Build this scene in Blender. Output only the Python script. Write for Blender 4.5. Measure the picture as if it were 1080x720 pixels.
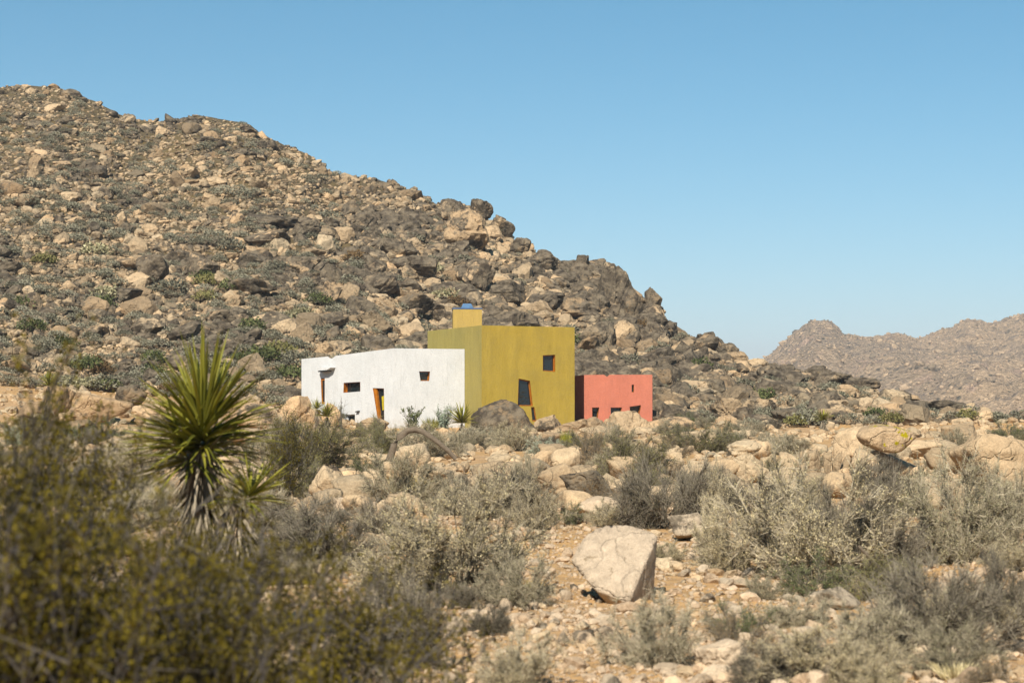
import bpy, bmesh, math, random
import numpy as np
from mathutils import Vector, Matrix
from mathutils.geometry import tessellate_polygon

for o in list(bpy.data.objects): bpy.data.objects.remove(o)
S = bpy.context.scene
COL = S.collection
F = 2100.0                       # focal length in photo pixels (1080 wide)
HOR = 440.0                      # horizon row of the photo
TH = math.atan((HOR-360.0)/F)    # camera pitch

# ------------------------------------------------------------------ camera, sky, sun, exposure
cam = bpy.data.cameras.new('camera'); camo = bpy.data.objects.new('camera', cam); COL.objects.link(camo)
cam.sensor_width = 36; cam.lens = 36*F/1080
camo.location = (0, 0, 0); camo.rotation_euler = (math.pi/2+TH, 0, 0)
cam.clip_start = 0.1; cam.clip_end = 20000
cam.dof.use_dof = True; cam.dof.focus_distance = 112; cam.dof.aperture_fstop = 4.5
S.camera = camo

SUN_AZ = math.radians(15); SUN_EL = math.radians(42)
to_sun = Vector((-math.sin(SUN_AZ)*math.cos(SUN_EL), -math.cos(SUN_AZ)*math.cos(SUN_EL), math.sin(SUN_EL)))
W = bpy.data.worlds.new('World'); S.world = W; W.use_nodes = True
wn = W.node_tree.nodes; wl = W.node_tree.links
bg = wn['Background']
sky = wn.new('ShaderNodeTexSky'); sky.sky_type = 'NISHITA'; sky.sun_disc = False
sky.sun_elevation = SUN_EL; sky.sun_rotation = math.atan2(to_sun.x, to_sun.y)
sky.air_density = 1.0; sky.dust_density = 0.0; sky.ozone_density = 1.8; sky.altitude = 2400
hs = wn.new('ShaderNodeHueSaturation'); hs.inputs['Hue'].default_value = 0.478
hs.inputs['Saturation'].default_value = 1.36; hs.inputs['Value'].default_value = 1.0
wl.new(sky.outputs[0], hs.inputs['Color']); wl.new(hs.outputs[0], bg.inputs['Color'])
bg.inputs['Strength'].default_value = 0.066
sl = bpy.data.lights.new('sun', 'SUN'); sl.energy = 5.0; sl.angle = math.radians(0.53); sl.color = (1.0, 0.93, 0.82)
so = bpy.data.objects.new('sun', sl); COL.objects.link(so); so.rotation_euler = to_sun.to_track_quat('Z', 'Y').to_euler()
S.view_settings.view_transform = 'Standard'; S.view_settings.look = 'None'
S.view_settings.exposure = 0.72; S.view_settings.gamma = 1.0
S.view_settings.use_curve_mapping = False
S.cycles.max_bounces = 5; S.cycles.volume_bounces = 0; S.cycles.diffuse_bounces = 3
S.cycles.transparent_max_bounces = 8

# ------------------------------------------------------------------ helpers
def ray(px, py):
    cx = (np.asarray(px, float)-540)/F; cy = (360-np.asarray(py, float))/F
    return cx, math.cos(TH)-cy*math.sin(TH), math.sin(TH)+cy*math.cos(TH)
def at(px, py, Y):
    x, y, z = ray(px, py); k = Y/y
    return np.stack(np.broadcast_arrays(x*k, np.asarray(Y, float), z*k), -1)
def topx(P):
    P = np.asarray(P, float)
    f = P[..., 1]*math.cos(TH)+P[..., 2]*math.sin(TH); u = -P[..., 1]*math.sin(TH)+P[..., 2]*math.cos(TH)
    return 540+F*P[..., 0]/f, 360-F*u/f

def _hash(i, j, k, s):
    h = (i*374761393+j*668265263+k*2147483647+s*144269504) & 0xffffffff
    h = ((h ^ (h >> 13))*1274126177) & 0xffffffff
    return ((h ^ (h >> 16)) & 0xffff)/32767.5-1.0
def vn(P, s=0):
    P = np.asarray(P, float); I = np.floor(P).astype(np.int64); f = P-I; f = f*f*(3-2*f)
    i, j, k = I[..., 0], I[..., 1], I[..., 2]; x, y, z = f[..., 0], f[..., 1], f[..., 2]
    def L(a, b, t): return a+(b-a)*t
    return L(L(L(_hash(i, j, k, s), _hash(i+1, j, k, s), x), L(_hash(i, j+1, k, s), _hash(i+1, j+1, k, s), x), y),
             L(L(_hash(i, j, k+1, s), _hash(i+1, j, k+1, s), x), L(_hash(i, j+1, k+1, s), _hash(i+1, j+1, k+1, s), x), y), z)
def vn2(x, y, sc, s=0):
    P = np.stack(np.broadcast_arrays(np.asarray(x, float)/sc, np.asarray(y, float)/sc, 0.37), -1); return vn(P, s)

def mesh_np(name, V, Fc, mat=None, smooth=True, attrs=None):
    V = np.asarray(V, np.float32); Fc = np.asarray(Fc, np.int32); n, k = Fc.shape
    me = bpy.data.meshes.new(name)
    me.vertices.add(len(V)); me.vertices.foreach_set('co', V.ravel())
    me.loops.add(n*k); me.loops.foreach_set('vertex_index', Fc.ravel())
    me.polygons.add(n); me.polygons.foreach_set('loop_start', np.arange(0, n*k, k, dtype=np.int32))
    me.polygons.foreach_set('use_smooth', np.full(n, smooth))
    for a, v in (attrs or {}).items():
        at_ = me.attributes.new(a, 'FLOAT', 'POINT'); at_.data.foreach_set('value', np.asarray(v, np.float32))
    me.update(calc_edges=True)
    if mat: me.materials.append(mat)
    return me
def link(name, data, parent=None, loc=None, rot=None, scale=None):
    o = bpy.data.objects.new(name, data); COL.objects.link(o)
    if parent: o.parent = parent
    if loc is not None: o.location = loc
    if rot is not None: o.rotation_euler = rot
    if scale is not None: o.scale = scale
    return o
def tag(o, label, cat, group=None, kind=None):
    if label: o['label'] = label
    if cat: o['category'] = cat
    if group: o['group'] = group
    if kind: o['kind'] = kind
    return o
def struct(o, kind='structure', label=None, cat=None):
    o['kind'] = kind
    if label: o['label'] = label
    if cat: o['category'] = cat
    return o

# ------------------------------------------------------------------ materials
class NT:
    def __init__(s, name, rough=0.9, spec=0.2):
        s.m = bpy.data.materials.new(name); s.m.use_nodes = True
        s.n = s.m.node_tree.nodes; s.l = s.m.node_tree.links
        s.b = s.n['Principled BSDF']; s.b.inputs['Roughness'].default_value = rough
        s.b.inputs['Specular IOR Level'].default_value = spec
    def new(s, t, **kw):
        n = s.n.new(t)
        for k, v in kw.items(): setattr(n, k, v)
        return n
    def put(s, sock, v):
        if isinstance(v, bpy.types.NodeSocket): s.l.new(v, sock)
        elif v is not None: sock.default_value = v if not isinstance(v, tuple) or len(v) != 3 or sock.type != 'RGBA' else (*v, 1)
    def pos(s): return s.new('ShaderNodeNewGeometry').outputs['Position']
    def objc(s): return s.new('ShaderNodeTexCoord').outputs['Object']
    def orand(s): return s.new('ShaderNodeObjectInfo').outputs['Random']
    def attr(s, name): return s.new('ShaderNodeAttribute', attribute_name=name).outputs['Fac']
    def noise(s, vec, scale, detail=4, rough=0.55, dist=0.0):
        n = s.new('ShaderNodeTexNoise'); s.put(n.inputs['Vector'], vec); n.inputs['Scale'].default_value = scale
        n.inputs['Detail'].default_value = detail; n.inputs['Roughness'].default_value = rough; n.inputs['Distortion'].default_value = dist
        return n.outputs['Fac']
    def vor(s, vec, scale, feature='F1', out='Distance'):
        n = s.new('ShaderNodeTexVoronoi', feature=feature); s.put(n.inputs['Vector'], vec); n.inputs['Scale'].default_value = scale
        return n.outputs[out]
    def math(s, op, a, b=None, c=None):
        n = s.new('ShaderNodeMath', operation=op)
        for i, v in enumerate((a, b, c)):
            if v is not None: s.put(n.inputs[i], v)
        return n.outputs[0]
    def mrange(s, v, a, b, c=0.0, d=1.0, smooth=True):
        n = s.new('ShaderNodeMapRange', interpolation_type='SMOOTHSTEP' if smooth else 'LINEAR')
        s.put(n.inputs['Value'], v)
        for k, x in zip(('From Min', 'From Max', 'To Min', 'To Max'), (a, b, c, d)): s.put(n.inputs[k], x)
        return n.outputs['Result']
    def mix(s, f, a, b, mode='MIX'):
        n = s.new('ShaderNodeMix', data_type='RGBA', blend_type=mode)
        s.put(n.inputs['Factor'], f); s.put(n.inputs['A'], a) if False else s.put(n.inputs[6], a); s.put(n.inputs[7], b)
        return n.outputs[2]
    def mul(s, col, v):
        n = s.new('ShaderNodeVectorMath', operation='SCALE'); s.put(n.inputs[0], col); s.put(n.inputs['Scale'], v); return n.outputs[0]
    def bump(s, h, dist, strength=1.0, prev=None):
        n = s.new('ShaderNodeBump'); s.put(n.inputs['Height'], h); n.inputs['Distance'].default_value = dist
        n.inputs['Strength'].default_value = strength
        if prev is not None: s.l.new(prev, n.inputs['Normal'])
        return n.outputs[0]
    def done(s, col=None, nrm=None, sat=1.13, val=0.80):
        if col is not None:
            h = s.n.new('ShaderNodeHueSaturation'); h.inputs['Saturation'].default_value = sat; h.inputs['Value'].default_value = val
            s.put(h.inputs['Color'], col); s.l.new(h.outputs[0], s.b.inputs['Base Color'])
        if nrm is not None: s.l.new(nrm, s.b.inputs['Normal'])
        return s.m

def rock_material(name, sc, light=(0.41, 0.305, 0.19), dark=(0.055, 0.045, 0.035), lichen=False, bumpd=0.05, k=1.0, lo=.58, hi=1.5):
    """granite: pale tan body, dark desert varnish in patches (tone attribute = how varnished a rock is)"""
    t = NT(name, 0.92, 0.15); p = t.pos(); tone = t.attr('tone'); hue = t.attr('hue')
    grey = (0.33*k, 0.285*k, 0.215*k); peach = (0.47*k, 0.32*k, 0.20*k)
    body = t.mix(t.mrange(hue, 0.0, 1.0, 0, 1, False), grey, peach)
    body = t.mix(0.45, body, light)
    n1 = t.noise(p, 0.55*sc, 6, 0.62, 0.6); n2 = t.noise(p, 3.2*sc, 5, 0.65)
    body = t.mul(body, t.mrange(t.math('FRACT', t.math('MULTIPLY', hue, 7.3)), 0, 1, lo, hi, False))
    body = t.mul(body, t.mrange(n2, 0.3, 0.7, 0.78, 1.2, False))
    m = t.math('ADD', t.math('MULTIPLY', n1, 1.1), t.math('MULTIPLY', n2, 0.65))
    m = t.math('ADD', m, t.math('MULTIPLY', tone, 0.52))
    mask = t.mrange(m, 1.0, 1.16, 0, 0.95)
    dk = t.mix(t.mrange(t.noise(p, 1.7*sc, 4, 0.65), .35, .65), dark, (0.20, 0.165, 0.12))
    col = t.mix(mask, body, dk)
    col = t.mix(t.mrange(t.noise(p, 2.2*sc, 5, 0.7), .62, .68, 0, .7), col, (0.21, 0.16, 0.10))
    sp = t.noise(p, 26*sc, 2, 0.7); col = t.mul(col, t.mrange(sp, 0.3, 0.7, 0.82, 1.18, False))
    if lichen:
        lm = t.mrange(t.math('ADD', t.noise(p, 1.3, 5, 0.7), t.math('MULTIPLY', t.noise(p, 9, 2), 0.3)), 0.72, 0.78)
        col = t.mix(t.math('MULTIPLY', lm, 0.9), col, (0.40, 0.33, 0.03))
    nv = t.new('ShaderNodeTexNoise'); t.put(nv.inputs['Vector'], p); nv.inputs['Scale'].default_value = 1.1*sc
    wv = t.new('ShaderNodeVectorMath', operation='MULTIPLY_ADD'); t.l.new(nv.outputs['Color'], wv.inputs[0]); wv.inputs[1].default_value = (2.0/sc,)*3; t.l.new(p, wv.inputs[2])
    cr = t.mrange(t.vor(wv.outputs[0], 0.75*sc, 'DISTANCE_TO_EDGE'), 0.0, 0.045)
    h = t.math('ADD', t.math('MULTIPLY', n2, 1.3), t.math('MULTIPLY', sp, 0.22))
    h = t.math('ADD', h, t.math('MULTIPLY', cr, 0.32))
    return t.done(col, t.bump(h, bumpd*2.2, 1.0))
M = {}
M['rock'] = rock_material('granite', 1.0)
M['rock_lichen'] = rock_material('granite_lichen', 1.0, lichen=True)
M['rock_mid'] = rock_material('granite_cream', 1.3, light=(0.53, 0.415, 0.27), bumpd=0.03, k=1.15, lo=.75, hi=1.25)
M['rock_pale'] = rock_material('granite_pale_grey', 3.0, light=(0.58, 0.49, 0.39), bumpd=0.014, k=1.3, lo=.95, hi=1.1)
M['rock_lichen'] = rock_material('granite_lichen', 1.0, lichen=True, k=1.45, lo=.9, hi=1.1)
M['rock_near'] = rock_material('granite_close', 3.0, lo=.8, hi=1.25, light=(0.62, 0.50, 0.37), bumpd=0.010)

def ground_mat():
    t = NT('desert_soil', 0.95, 0.1); p = t.pos()
    a = t.noise(p, 0.22, 5, 0.6); b = t.noise(p, 2.5, 5, 0.65); c = t.noise(p, 22, 3, 0.7)
    col = t.mix(t.mrange(a, 0.35, 0.65), (0.56, 0.36, 0.185), (0.50, 0.345, 0.21))
    col = t.mul(col, t.mrange(b, 0.3, 0.7, 0.75, 1.2, False))
    v = t.new('ShaderNodeTexVoronoi'); t.put(v.inputs['Vector'], p); v.inputs['Scale'].default_value = 18
    vc = t.new('ShaderNodeSeparateColor'); t.l.new(v.outputs['Color'], vc.inputs[0])
    peb = t.mix(vc.outputs[0], (0.30, 0.22, 0.15), (0.62, 0.50, 0.38))
    isp = t.math('MULTIPLY', t.mrange(v.outputs['Distance'], 0.45, 0.25), t.mrange(vc.outputs[1], 0.35, 0.5))
    col = t.mix(isp, col, peb)
    col = t.mul(col, t.mrange(c, 0.3, 0.7, 0.85, 1.15, False))
    h = t.math('ADD', t.math('MULTIPLY', b, 1.2), t.math('ADD', t.math('MULTIPLY', isp, 0.5), t.math('MULTIPLY', c, 0.3)))
    return t.done(col, t.bump(h, 0.045))
M['ground'] = ground_mat()
def hill_mat():
    t = NT('hillside_soil', 0.95, 0.1); p = t.pos()
    a = t.noise(p, 0.08, 5, 0.6); b = t.noise(p, 0.9, 6, 0.7); c = t.noise(p, 6, 4, 0.7)
    col = t.mix(t.mrange(a, 0.4, 0.6), (0.20, 0.15, 0.08), (0.16, 0.125, 0.075))  # soil colour darkened to put deeper shade into the gaps between rocks
    col = t.mix(t.mrange(b, 0.5, 0.68), col, (0.17, 0.145, 0.10))
    col = t.mul(col, t.mrange(c, 0.3, 0.7, 0.6, 1.35, False))
    h = t.math('ADD', b, t.math('MULTIPLY', c, 0.4))
    return t.done(col, t.bump(h, 0.5))
M['hill'] = hill_mat()
def mountain_mat():
    t = NT('mountain_rock', 0.95, 0.1); p = t.pos()
    a = t.noise(p, 0.006, 4, 0.6); b = t.noise(p, 0.09, 6, 0.75); c = t.noise(p, 0.45, 3, 0.75)
    col = t.mix(t.mrange(a, 0.4, 0.6), (0.54, 0.40, 0.27), (0.40, 0.305, 0.215))
    col = t.mix(t.mrange(b, 0.50, 0.66, 0, 0.75), col, (0.21, 0.17, 0.14))
    col = t.mix(t.mrange(t.noise(p, 0.05, 5, 0.7), 0.55, 0.66, 0, 0.7), col, (0.52, 0.37, 0.28))
    col = t.mix(t.mrange(t.vor(p, 0.16), 0.22, 0.12, 0, 0.8), col, (0.07, 0.07, 0.05))
    col = t.mul(col, t.mrange(c, 0.32, 0.68, 0.55, 1.4, False))
    return t.done(col, t.bump(t.math('ADD', b, t.math('MULTIPLY', c, 0.3)), 9.0))
M['mountain'] = mountain_mat()

def plant(name, c1, c2, rough=0.8, var=0.35):
    """leaf or twig colour: per-leaf tone attribute picks between two colours, per-object random shifts value"""
    t = NT(name, rough, 0.15); tone = t.attr('tone'); r = t.orand()
    col = t.mix(tone, c1, c2)
    col = t.mul(col, t.mrange(r, 0, 1, 1-var/2, 1+var/2, False))
    return t.done(col, None, 1.13, 0.98)
M['twig_grey'] = plant('grey_twigs', (0.10, 0.085, 0.06), (0.49, 0.425, 0.315))
M['leaf_tan'] = plant('tan_leaves', (0.34, 0.285, 0.15), (0.76, 0.65, 0.42))
M['twig_dark'] = plant('dark_twigs', (0.07, 0.06, 0.045), (0.23, 0.20, 0.155))
M['leaf_grey'] = plant('grey_green_leaves', (0.12, 0.11, 0.055), (0.46, 0.42, 0.27))
M['leaf_olive'] = plant('olive_leaves', (0.10, 0.10, 0.035), (0.36, 0.33, 0.14))
M['leaf_green'] = plant('dark_green_leaves', (0.06, 0.075, 0.03), (0.16, 0.18, 0.08))
M['hill_green'] = plant('hill_green_leaves', (0.045, 0.055, 0.022), (0.13, 0.14, 0.06))
M['hill_olive'] = plant('hill_olive_leaves', (0.09, 0.085, 0.032), (0.22, 0.20, 0.09))
M['hill_grey'] = plant('hill_grey_leaves', (0.10, 0.095, 0.065), (0.24, 0.225, 0.165))
M['hill_brown'] = plant('hill_brown_leaves', (0.08, 0.05, 0.025), (0.19, 0.13, 0.07))
M['leaf_creo'] = plant('creosote_leaves', (0.030, 0.026, 0.007), (0.15, 0.118, 0.024), 0.8)
M['leaf_brown'] = plant('brown_leaves', (0.19, 0.13, 0.06), (0.36, 0.26, 0.15))
M['leaf_blue'] = plant('blue_green_leaves', (0.20, 0.24, 0.17), (0.36, 0.40, 0.31))
M['straw'] = plant('straw_blades', (0.34, 0.26, 0.10), (0.55, 0.44, 0.21))
M['bark_creo'] = plant('creosote_bark', (0.03, 0.027, 0.024), (0.13, 0.115, 0.10))
M['yucca'] = plant('yucca_blades', (0.075, 0.08, 0.018), (0.33, 0.31, 0.075), 0.45)
M['yucca_dead'] = plant('dead_yucca_blades', (0.09, 0.075, 0.055), (0.30, 0.255, 0.19))
def bark():
    t = NT('weathered_wood', 0.9, 0.1); p = t.objc()
    n = t.noise(p, 8, 6, 0.7, 1.0)
    return t.done(t.mix(n, (0.06, 0.045, 0.032), (0.30, 0.245, 0.185)), t.bump(n, 0.03))
M['bark'] = bark()

# ------------------------------------------------------------------ terrain
CREST = np.array([(-700, 150), (-300, 110), (-100, 92), (0, 92), (20, 90), (55, 91), (75, 97), (100, 107), (120, 118), (135, 124), (160, 128), (185, 126), (205, 121),
    (235, 127), (262, 131), (275, 141), (300, 153), (325, 162), (345, 178), (360, 184), (385, 186), (420, 195), (445, 207), (458, 215),
    (480, 213), (500, 219), (520, 236), (545, 256), (565, 266), (590, 276), (608, 284), (620, 280), (640, 292), (665, 303), (672, 318),
    (690, 320), (698, 328), (706, 350), (715, 352), (730, 356), (745, 358), (760, 368), (775, 377), (798, 383), (819, 383), (831, 391),
    (849, 395), (878, 397), (893, 403), (923, 407), (929, 419), (944, 421), (964, 427), (985, 429), (1012, 428), (1041, 436), (1059, 446),
    (1080, 451), (1150, 455), (2200, 458)], float)
DX = np.array([-700, 0, 450, 700, 880, 1050, 1300, 2200.]); DD = np.array([270, 262, 222, 188, 166, 150, 150, 150.])
BX = np.array([-700, 0, 300, 500, 800, 1080, 2200.]); BB = np.array([124, 124, 127, 130, 124, 118, 118.])
ZB = np.array([2.9, 2.6, 1.5, .55, .05, -.25, -.4])
def interp2(rr, px):
    # ground height before the hill foot: table over distance, blended across the frame
    R_ = [0, 12, 22, 35, 60, 90, 115]
    L = [-1.6, -1.6, -1.55, -1.5, -1.25, -.35, 1.25]; C = [-1.6, -1.6, -1.6, -1.6, -1.5, -1.15, -.85]; Rt = [-1.6, -1.6, -1.6, -1.55, -1.4, -1.2, -.7]
    w = np.clip((px-380)/-260, 0, 1); w = w*w*(3-2*w)
    v = np.clip((px-560)/300, 0, 1)
    base = np.interp(rr, R_, C)*(1-v)+np.interp(rr, R_, Rt)*v
    return base*(1-w)+np.interp(rr, R_, L)*w
def H(x, y):
    x = np.asarray(x, float); y = np.asarray(y, float)
    r = np.hypot(x, y); phi = np.arctan2(x, y); ph = np.clip(phi, -1.0, 1.0)
    px = 540+F*np.tan(ph); px = np.clip(px, -690, 2190)
    back = np.clip((np.abs(phi)-0.6)/0.4, 0, 1)
    B = np.interp(px, BX, BB); D = np.interp(px, DX, DD)
    zb = np.interp(px, BX, ZB)
    z0 = interp2(r, px)
    t = np.clip((r-115)/(B-115+1e-6), 0, 1); z = z0+(zb-z0)*t*(r > 115)
    _, ry, rz = ray(px, np.interp(px, CREST[:, 0], CREST[:, 1]))
    zc = rz/ry*D*np.cos(np.arctan((px-540)/F))
    s = np.clip((r-B)/(D-B), 0, 1.0)
    hz = zb+(zc-zb)*(0.9*s+0.1*s*s)
    fall = np.clip((r-D)/110, 0, 1); fall = fall*fall*(3-2*fall)
    hz = hz*(1-fall)+(-2.0)*fall
    z = np.where(r > B, hz, z)
    z = z*(1-back)+(-1.6)*back
    n = 0.05*vn2(x, y, 1.1, 3)+0.10*vn2(x, y, 5, 4)*np.clip(r/25, 0, 1)+0.16*vn2(x, y, 17, 5)*np.clip((r-25)/40, 0, 1)
    hn = 1.5*vn2(x, y, 15, 6)+0.8*vn2(x, y, 6, 7)+0.3*vn2(x, y, 2.2, 8)
    amp = np.clip(s*(1-s)*7, 0, 1)*np.clip((zc-zb)/14, 0.1, 1)*(1-fall)
    return z+n*(r < 3000)+hn*amp
def hit(px, py, rmin=6.0, rmax=300.0, n=260):
    px = np.atleast_1d(np.asarray(px, float)); py = np.atleast_1d(np.asarray(py, float))
    Ys = np.geomspace(rmin, rmax, n); out = np.full((len(px), 3), np.nan); done = np.zeros(len(px), bool)
    x, y, z = ray(px, py)
    for a, Y in enumerate(Ys):
        X = x/y*Y; Z = z/y*Y
        idx = np.where(~done)[0]
        if not len(idx): break
        h = H(X[idx], np.full(len(idx), Y))
        ok = idx[Z[idx] <= h]
        if len(ok):
            out[ok] = np.stack([X[ok], np.full(len(ok), Y), H(X[ok], np.full(len(ok), Y))], -1); done[ok] = True
    return out

def polar_sheet(name, angs, rfun, nr, mat, hfun):
    A = np.asarray(angs); T = np.linspace(0, 1, nr)
    r0, r1 = rfun(A)
    R = r0[:, None]*(r1/r0)[:, None]**T[None, :]
    X = R*np.sin(A)[:, None]; Y = R*np.cos(A)[:, None]; Z = hfun(X, Y)
    na = len(A); idx = np.arange(na*nr).reshape(na, nr)
    Fc = np.stack([idx[:-1, :-1], idx[:-1, 1:], idx[1:, 1:], idx[1:, :-1]], -1).reshape(-1, 4)
    return mesh_np(name, np.stack([X, Y, Z], -1).reshape(-1, 3), Fc, mat)
fine = np.arange(-0.34, 0.3401, 0.0011)
mid_l = np.linspace(-1.0, -0.345, 60); mid_r = np.linspace(0.345, 1.0, 60)
front = np.concatenate([mid_l, fine, mid_r])
full = np.concatenate([np.linspace(-math.pi, -1.01, 60), front, np.linspace(1.01, math.pi, 60)])
def Bof(A): 
    px = np.clip(540+F*np.tan(np.clip(A, -1, 1)), -690, 2190); return np.interp(px, BX, BB), np.interp(px, DX, DD)
def quick_join(m1, m2, name):
    bm = bmesh.new(); bm.from_mesh(m1); bm.from_mesh(m2)
    me = bpy.data.meshes.new(name); bm.to_mesh(me); bm.free(); me.materials.append(m1.materials[0]); return me
g1 = polar_sheet('ground', full, lambda A: (np.full(len(A), 0.4), Bof(A)[0]), 330, M['ground'], H)
g2 = polar_sheet('ground_far', full, lambda A: (np.where(np.abs(A) > 1.0, Bof(A)[0], Bof(A)[1]+109.9), np.full(len(A), 9000.)), 24, M['ground'],
                 lambda X, Y: H(X, Y))
struct(link('ground', quick_join(g1, g2, 'ground')), label='tan sandy desert floor strewn with gravel', cat='ground')
hm = polar_sheet('hillside', front, lambda A: (Bof(A)[0], Bof(A)[1]+110), 300, M['hill'], H)
struct(link('hillside', hm), label='rocky desert hillside rising behind the house', cat='hill')

# far mountain, a range 1.4 km off
MR = np.array([(-2500, 395), (-800, 372), (200, 365), (600, 372), (740, 392), (790, 388), (805, 377), (818, 368), (830, 359), (845, 347), (858, 337), (870, 338), (884, 345), (890, 353), (908, 355), (930, 352),
    (948, 350), (968, 357), (975, 354), (990, 348), (1005, 345), (1020, 336), (1035, 338), (1045, 341), (1060, 336), (1080, 331), (1120, 322), (1300, 300), (1700, 340), (2600, 370), (4000, 420)], float)
pxs = np.concatenate([np.linspace(-2400, 640, 160), np.arange(650, 1250, 1.0), np.linspace(1260, 3900, 160)])
nr = 260; Tm = np.linspace(0, 1, nr); MB, MD = 620.0, 1350.0
Ym = MB+(MD*1.35-MB)*Tm
PX, YY = np.meshgrid(pxs, Ym, indexing='ij')
cx = (PX-540)/F; X = cx*YY
_, ry, rz = ray(PX, np.interp(PX, MR[:, 0], MR[:, 1])); zc = rz/ry*MD
s = np.clip((YY-MB)/(MD-MB), 0, 1); f2 = np.clip((YY-MD)/(MD*0.35), 0, 1)
ridge = 1-np.abs(vn2(X, YY*0.7, 130, 11)); ridge2 = 1-np.abs(vn2(X, YY*0.7, 55, 12))
Z = -3+(zc+3)*(0.75*s+0.25*s**2)*(1-0.6*f2)
am = np.clip(s*(1-s)*4, 0, 1)
Z = Z+am*(42*(ridge-0.9)+16*(ridge2-0.75)+5*vn2(X, YY, 24, 13))+(s > 0)*(3.0*vn2(X, YY, 11, 14)+1.8*vn2(X, YY, 4.5, 15))*np.clip(s*6, 0, 1)*(1-0.4*(s > 0.97))
idx = np.arange(Z.size).reshape(Z.shape)
Fc = np.stack([idx[:-1, :-1], idx[1:, :-1], idx[1:, 1:], idx[:-1, 1:]], -1).reshape(-1, 4)
struct(link('mountain', mesh_np('mountain', np.stack([X, YY, Z], -1).reshape(-1, 3), Fc, M['mountain'])),
       label='hazy pinkish brown mountain ridge in the distance', cat='mountain')

# ------------------------------------------------------------------ the house
def wall_mat(name, col, blot, bd=0.012, streak=0.12):
    t = NT(name, 0.9, 0.15); p = t.pos()
    st = t.new('ShaderNodeMapping'); st.inputs['Scale'].default_value = (1.6, 1.6, 0.25); t.l.new(p, st.inputs['Vector'])
    a = t.noise(p, 0.7, 5, 0.6); b = t.noise(st.outputs[0], 1.3, 5, 0.65); c = t.noise(p, 14, 4, 0.7)
    k = t.mix(t.mrange(a, 0.35, 0.7, 0, 0.55), col, blot)
    k = t.mul(k, t.mrange(b, 0.3, 0.7, 1-streak, 1+streak*0.6, False))
    k = t.mul(k, t.mrange(c, 0.3, 0.7, 0.90, 1.08, False))
    z = t.new('ShaderNodeSeparateXYZ'); t.l.new(p, z.inputs[0])
    sp = t.math('ADD', t.math('MULTIPLY', z.outputs[2], -0.5), t.math('MULTIPLY', t.noise(p, 1.6, 5, 0.7), 1.4))
    k = t.mix(t.mrange(sp, 0.75, 1.25, 0, 0.45), k, (0.42, 0.32, 0.21))
    k = t.mul(k, t.mrange(t.noise(st.outputs[0], 4.5, 3, 0.7), 0.56, 0.72, 1, 0.86, False))
    return t.done(k, t.bump(t.math('ADD', c, t.math('MULTIPLY', a, 2)), bd*2), 1.0, 0.88)
M['white'] = wall_mat('white_stucco', (0.60, 0.60, 0.585), (0.52, 0.525, 0.515), streak=0.06)
M['yellow'] = wall_mat('mustard_stucco', (0.385, 0.272, 0.044), (0.32, 0.238, 0.052), streak=0.14)
M['olive'] = wall_mat('olive_mustard_stucco', (0.37, 0.30, 0.085), (0.33, 0.28, 0.09), streak=0.12)
M['orange'] = wall_mat('ochre_stucco', (0.44, 0.30, 0.08), (0.39, 0.27, 0.08))
M['pink'] = wall_mat('coral_stucco', (0.53, 0.175, 0.11), (0.44, 0.15, 0.10), streak=0.08)
def plain(name, c, rough=0.7, spec=0.3, nz=0.2, sc=9):
    t = NT(name, rough, spec); n = t.noise(t.pos(), sc, 4, 0.6)
    return t.done(t.mul(t.mix(n, c, c), t.mrange(n, 0.3, 0.7, 1-nz, 1+nz, False)), t.bump(n, 0.004))
M['wood'] = plain('orange_wood', (0.40, 0.16, 0.045), 0.65, 0.3, 0.35, 5)
M['wood_pale'] = plain('pale_wood', (0.50, 0.27, 0.13), 0.65, 0.3, 0.25, 5)
M['blue'] = plain('blue_paint', (0.07, 0.12, 0.22), 0.5, 0.4, 0.2)
M['skyglass'] = plain('blue_skylight', (0.07, 0.15, 0.27), 0.3, 0.5, 0.3, 4)
M['roof'] = plain('roof_membrane', (0.42, 0.40, 0.37), 0.9, 0.1)
M['whitetrim'] = plain('white_trim', (0.75, 0.78, 0.8), 0.5, 0.3, 0.05)
M['curtain'] = plain('yellow_interior', (0.45, 0.36, 0.06), 0.8, 0.2, 0.3, 3)
M['black'] = plain('black_metal_and_shadow', (0.02, 0.02, 0.02), 0.5, 0.4)  # metal on the wall lamp, painted shade under the ledge
def glass():
    t = NT('window_glass', 0.06, 0.6); n = t.noise(t.pos(), 1.2, 2)
    return t.done((0.012, 0.018, 0.02), t.bump(n, 0.02))
M['glass'] = glass()

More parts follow.
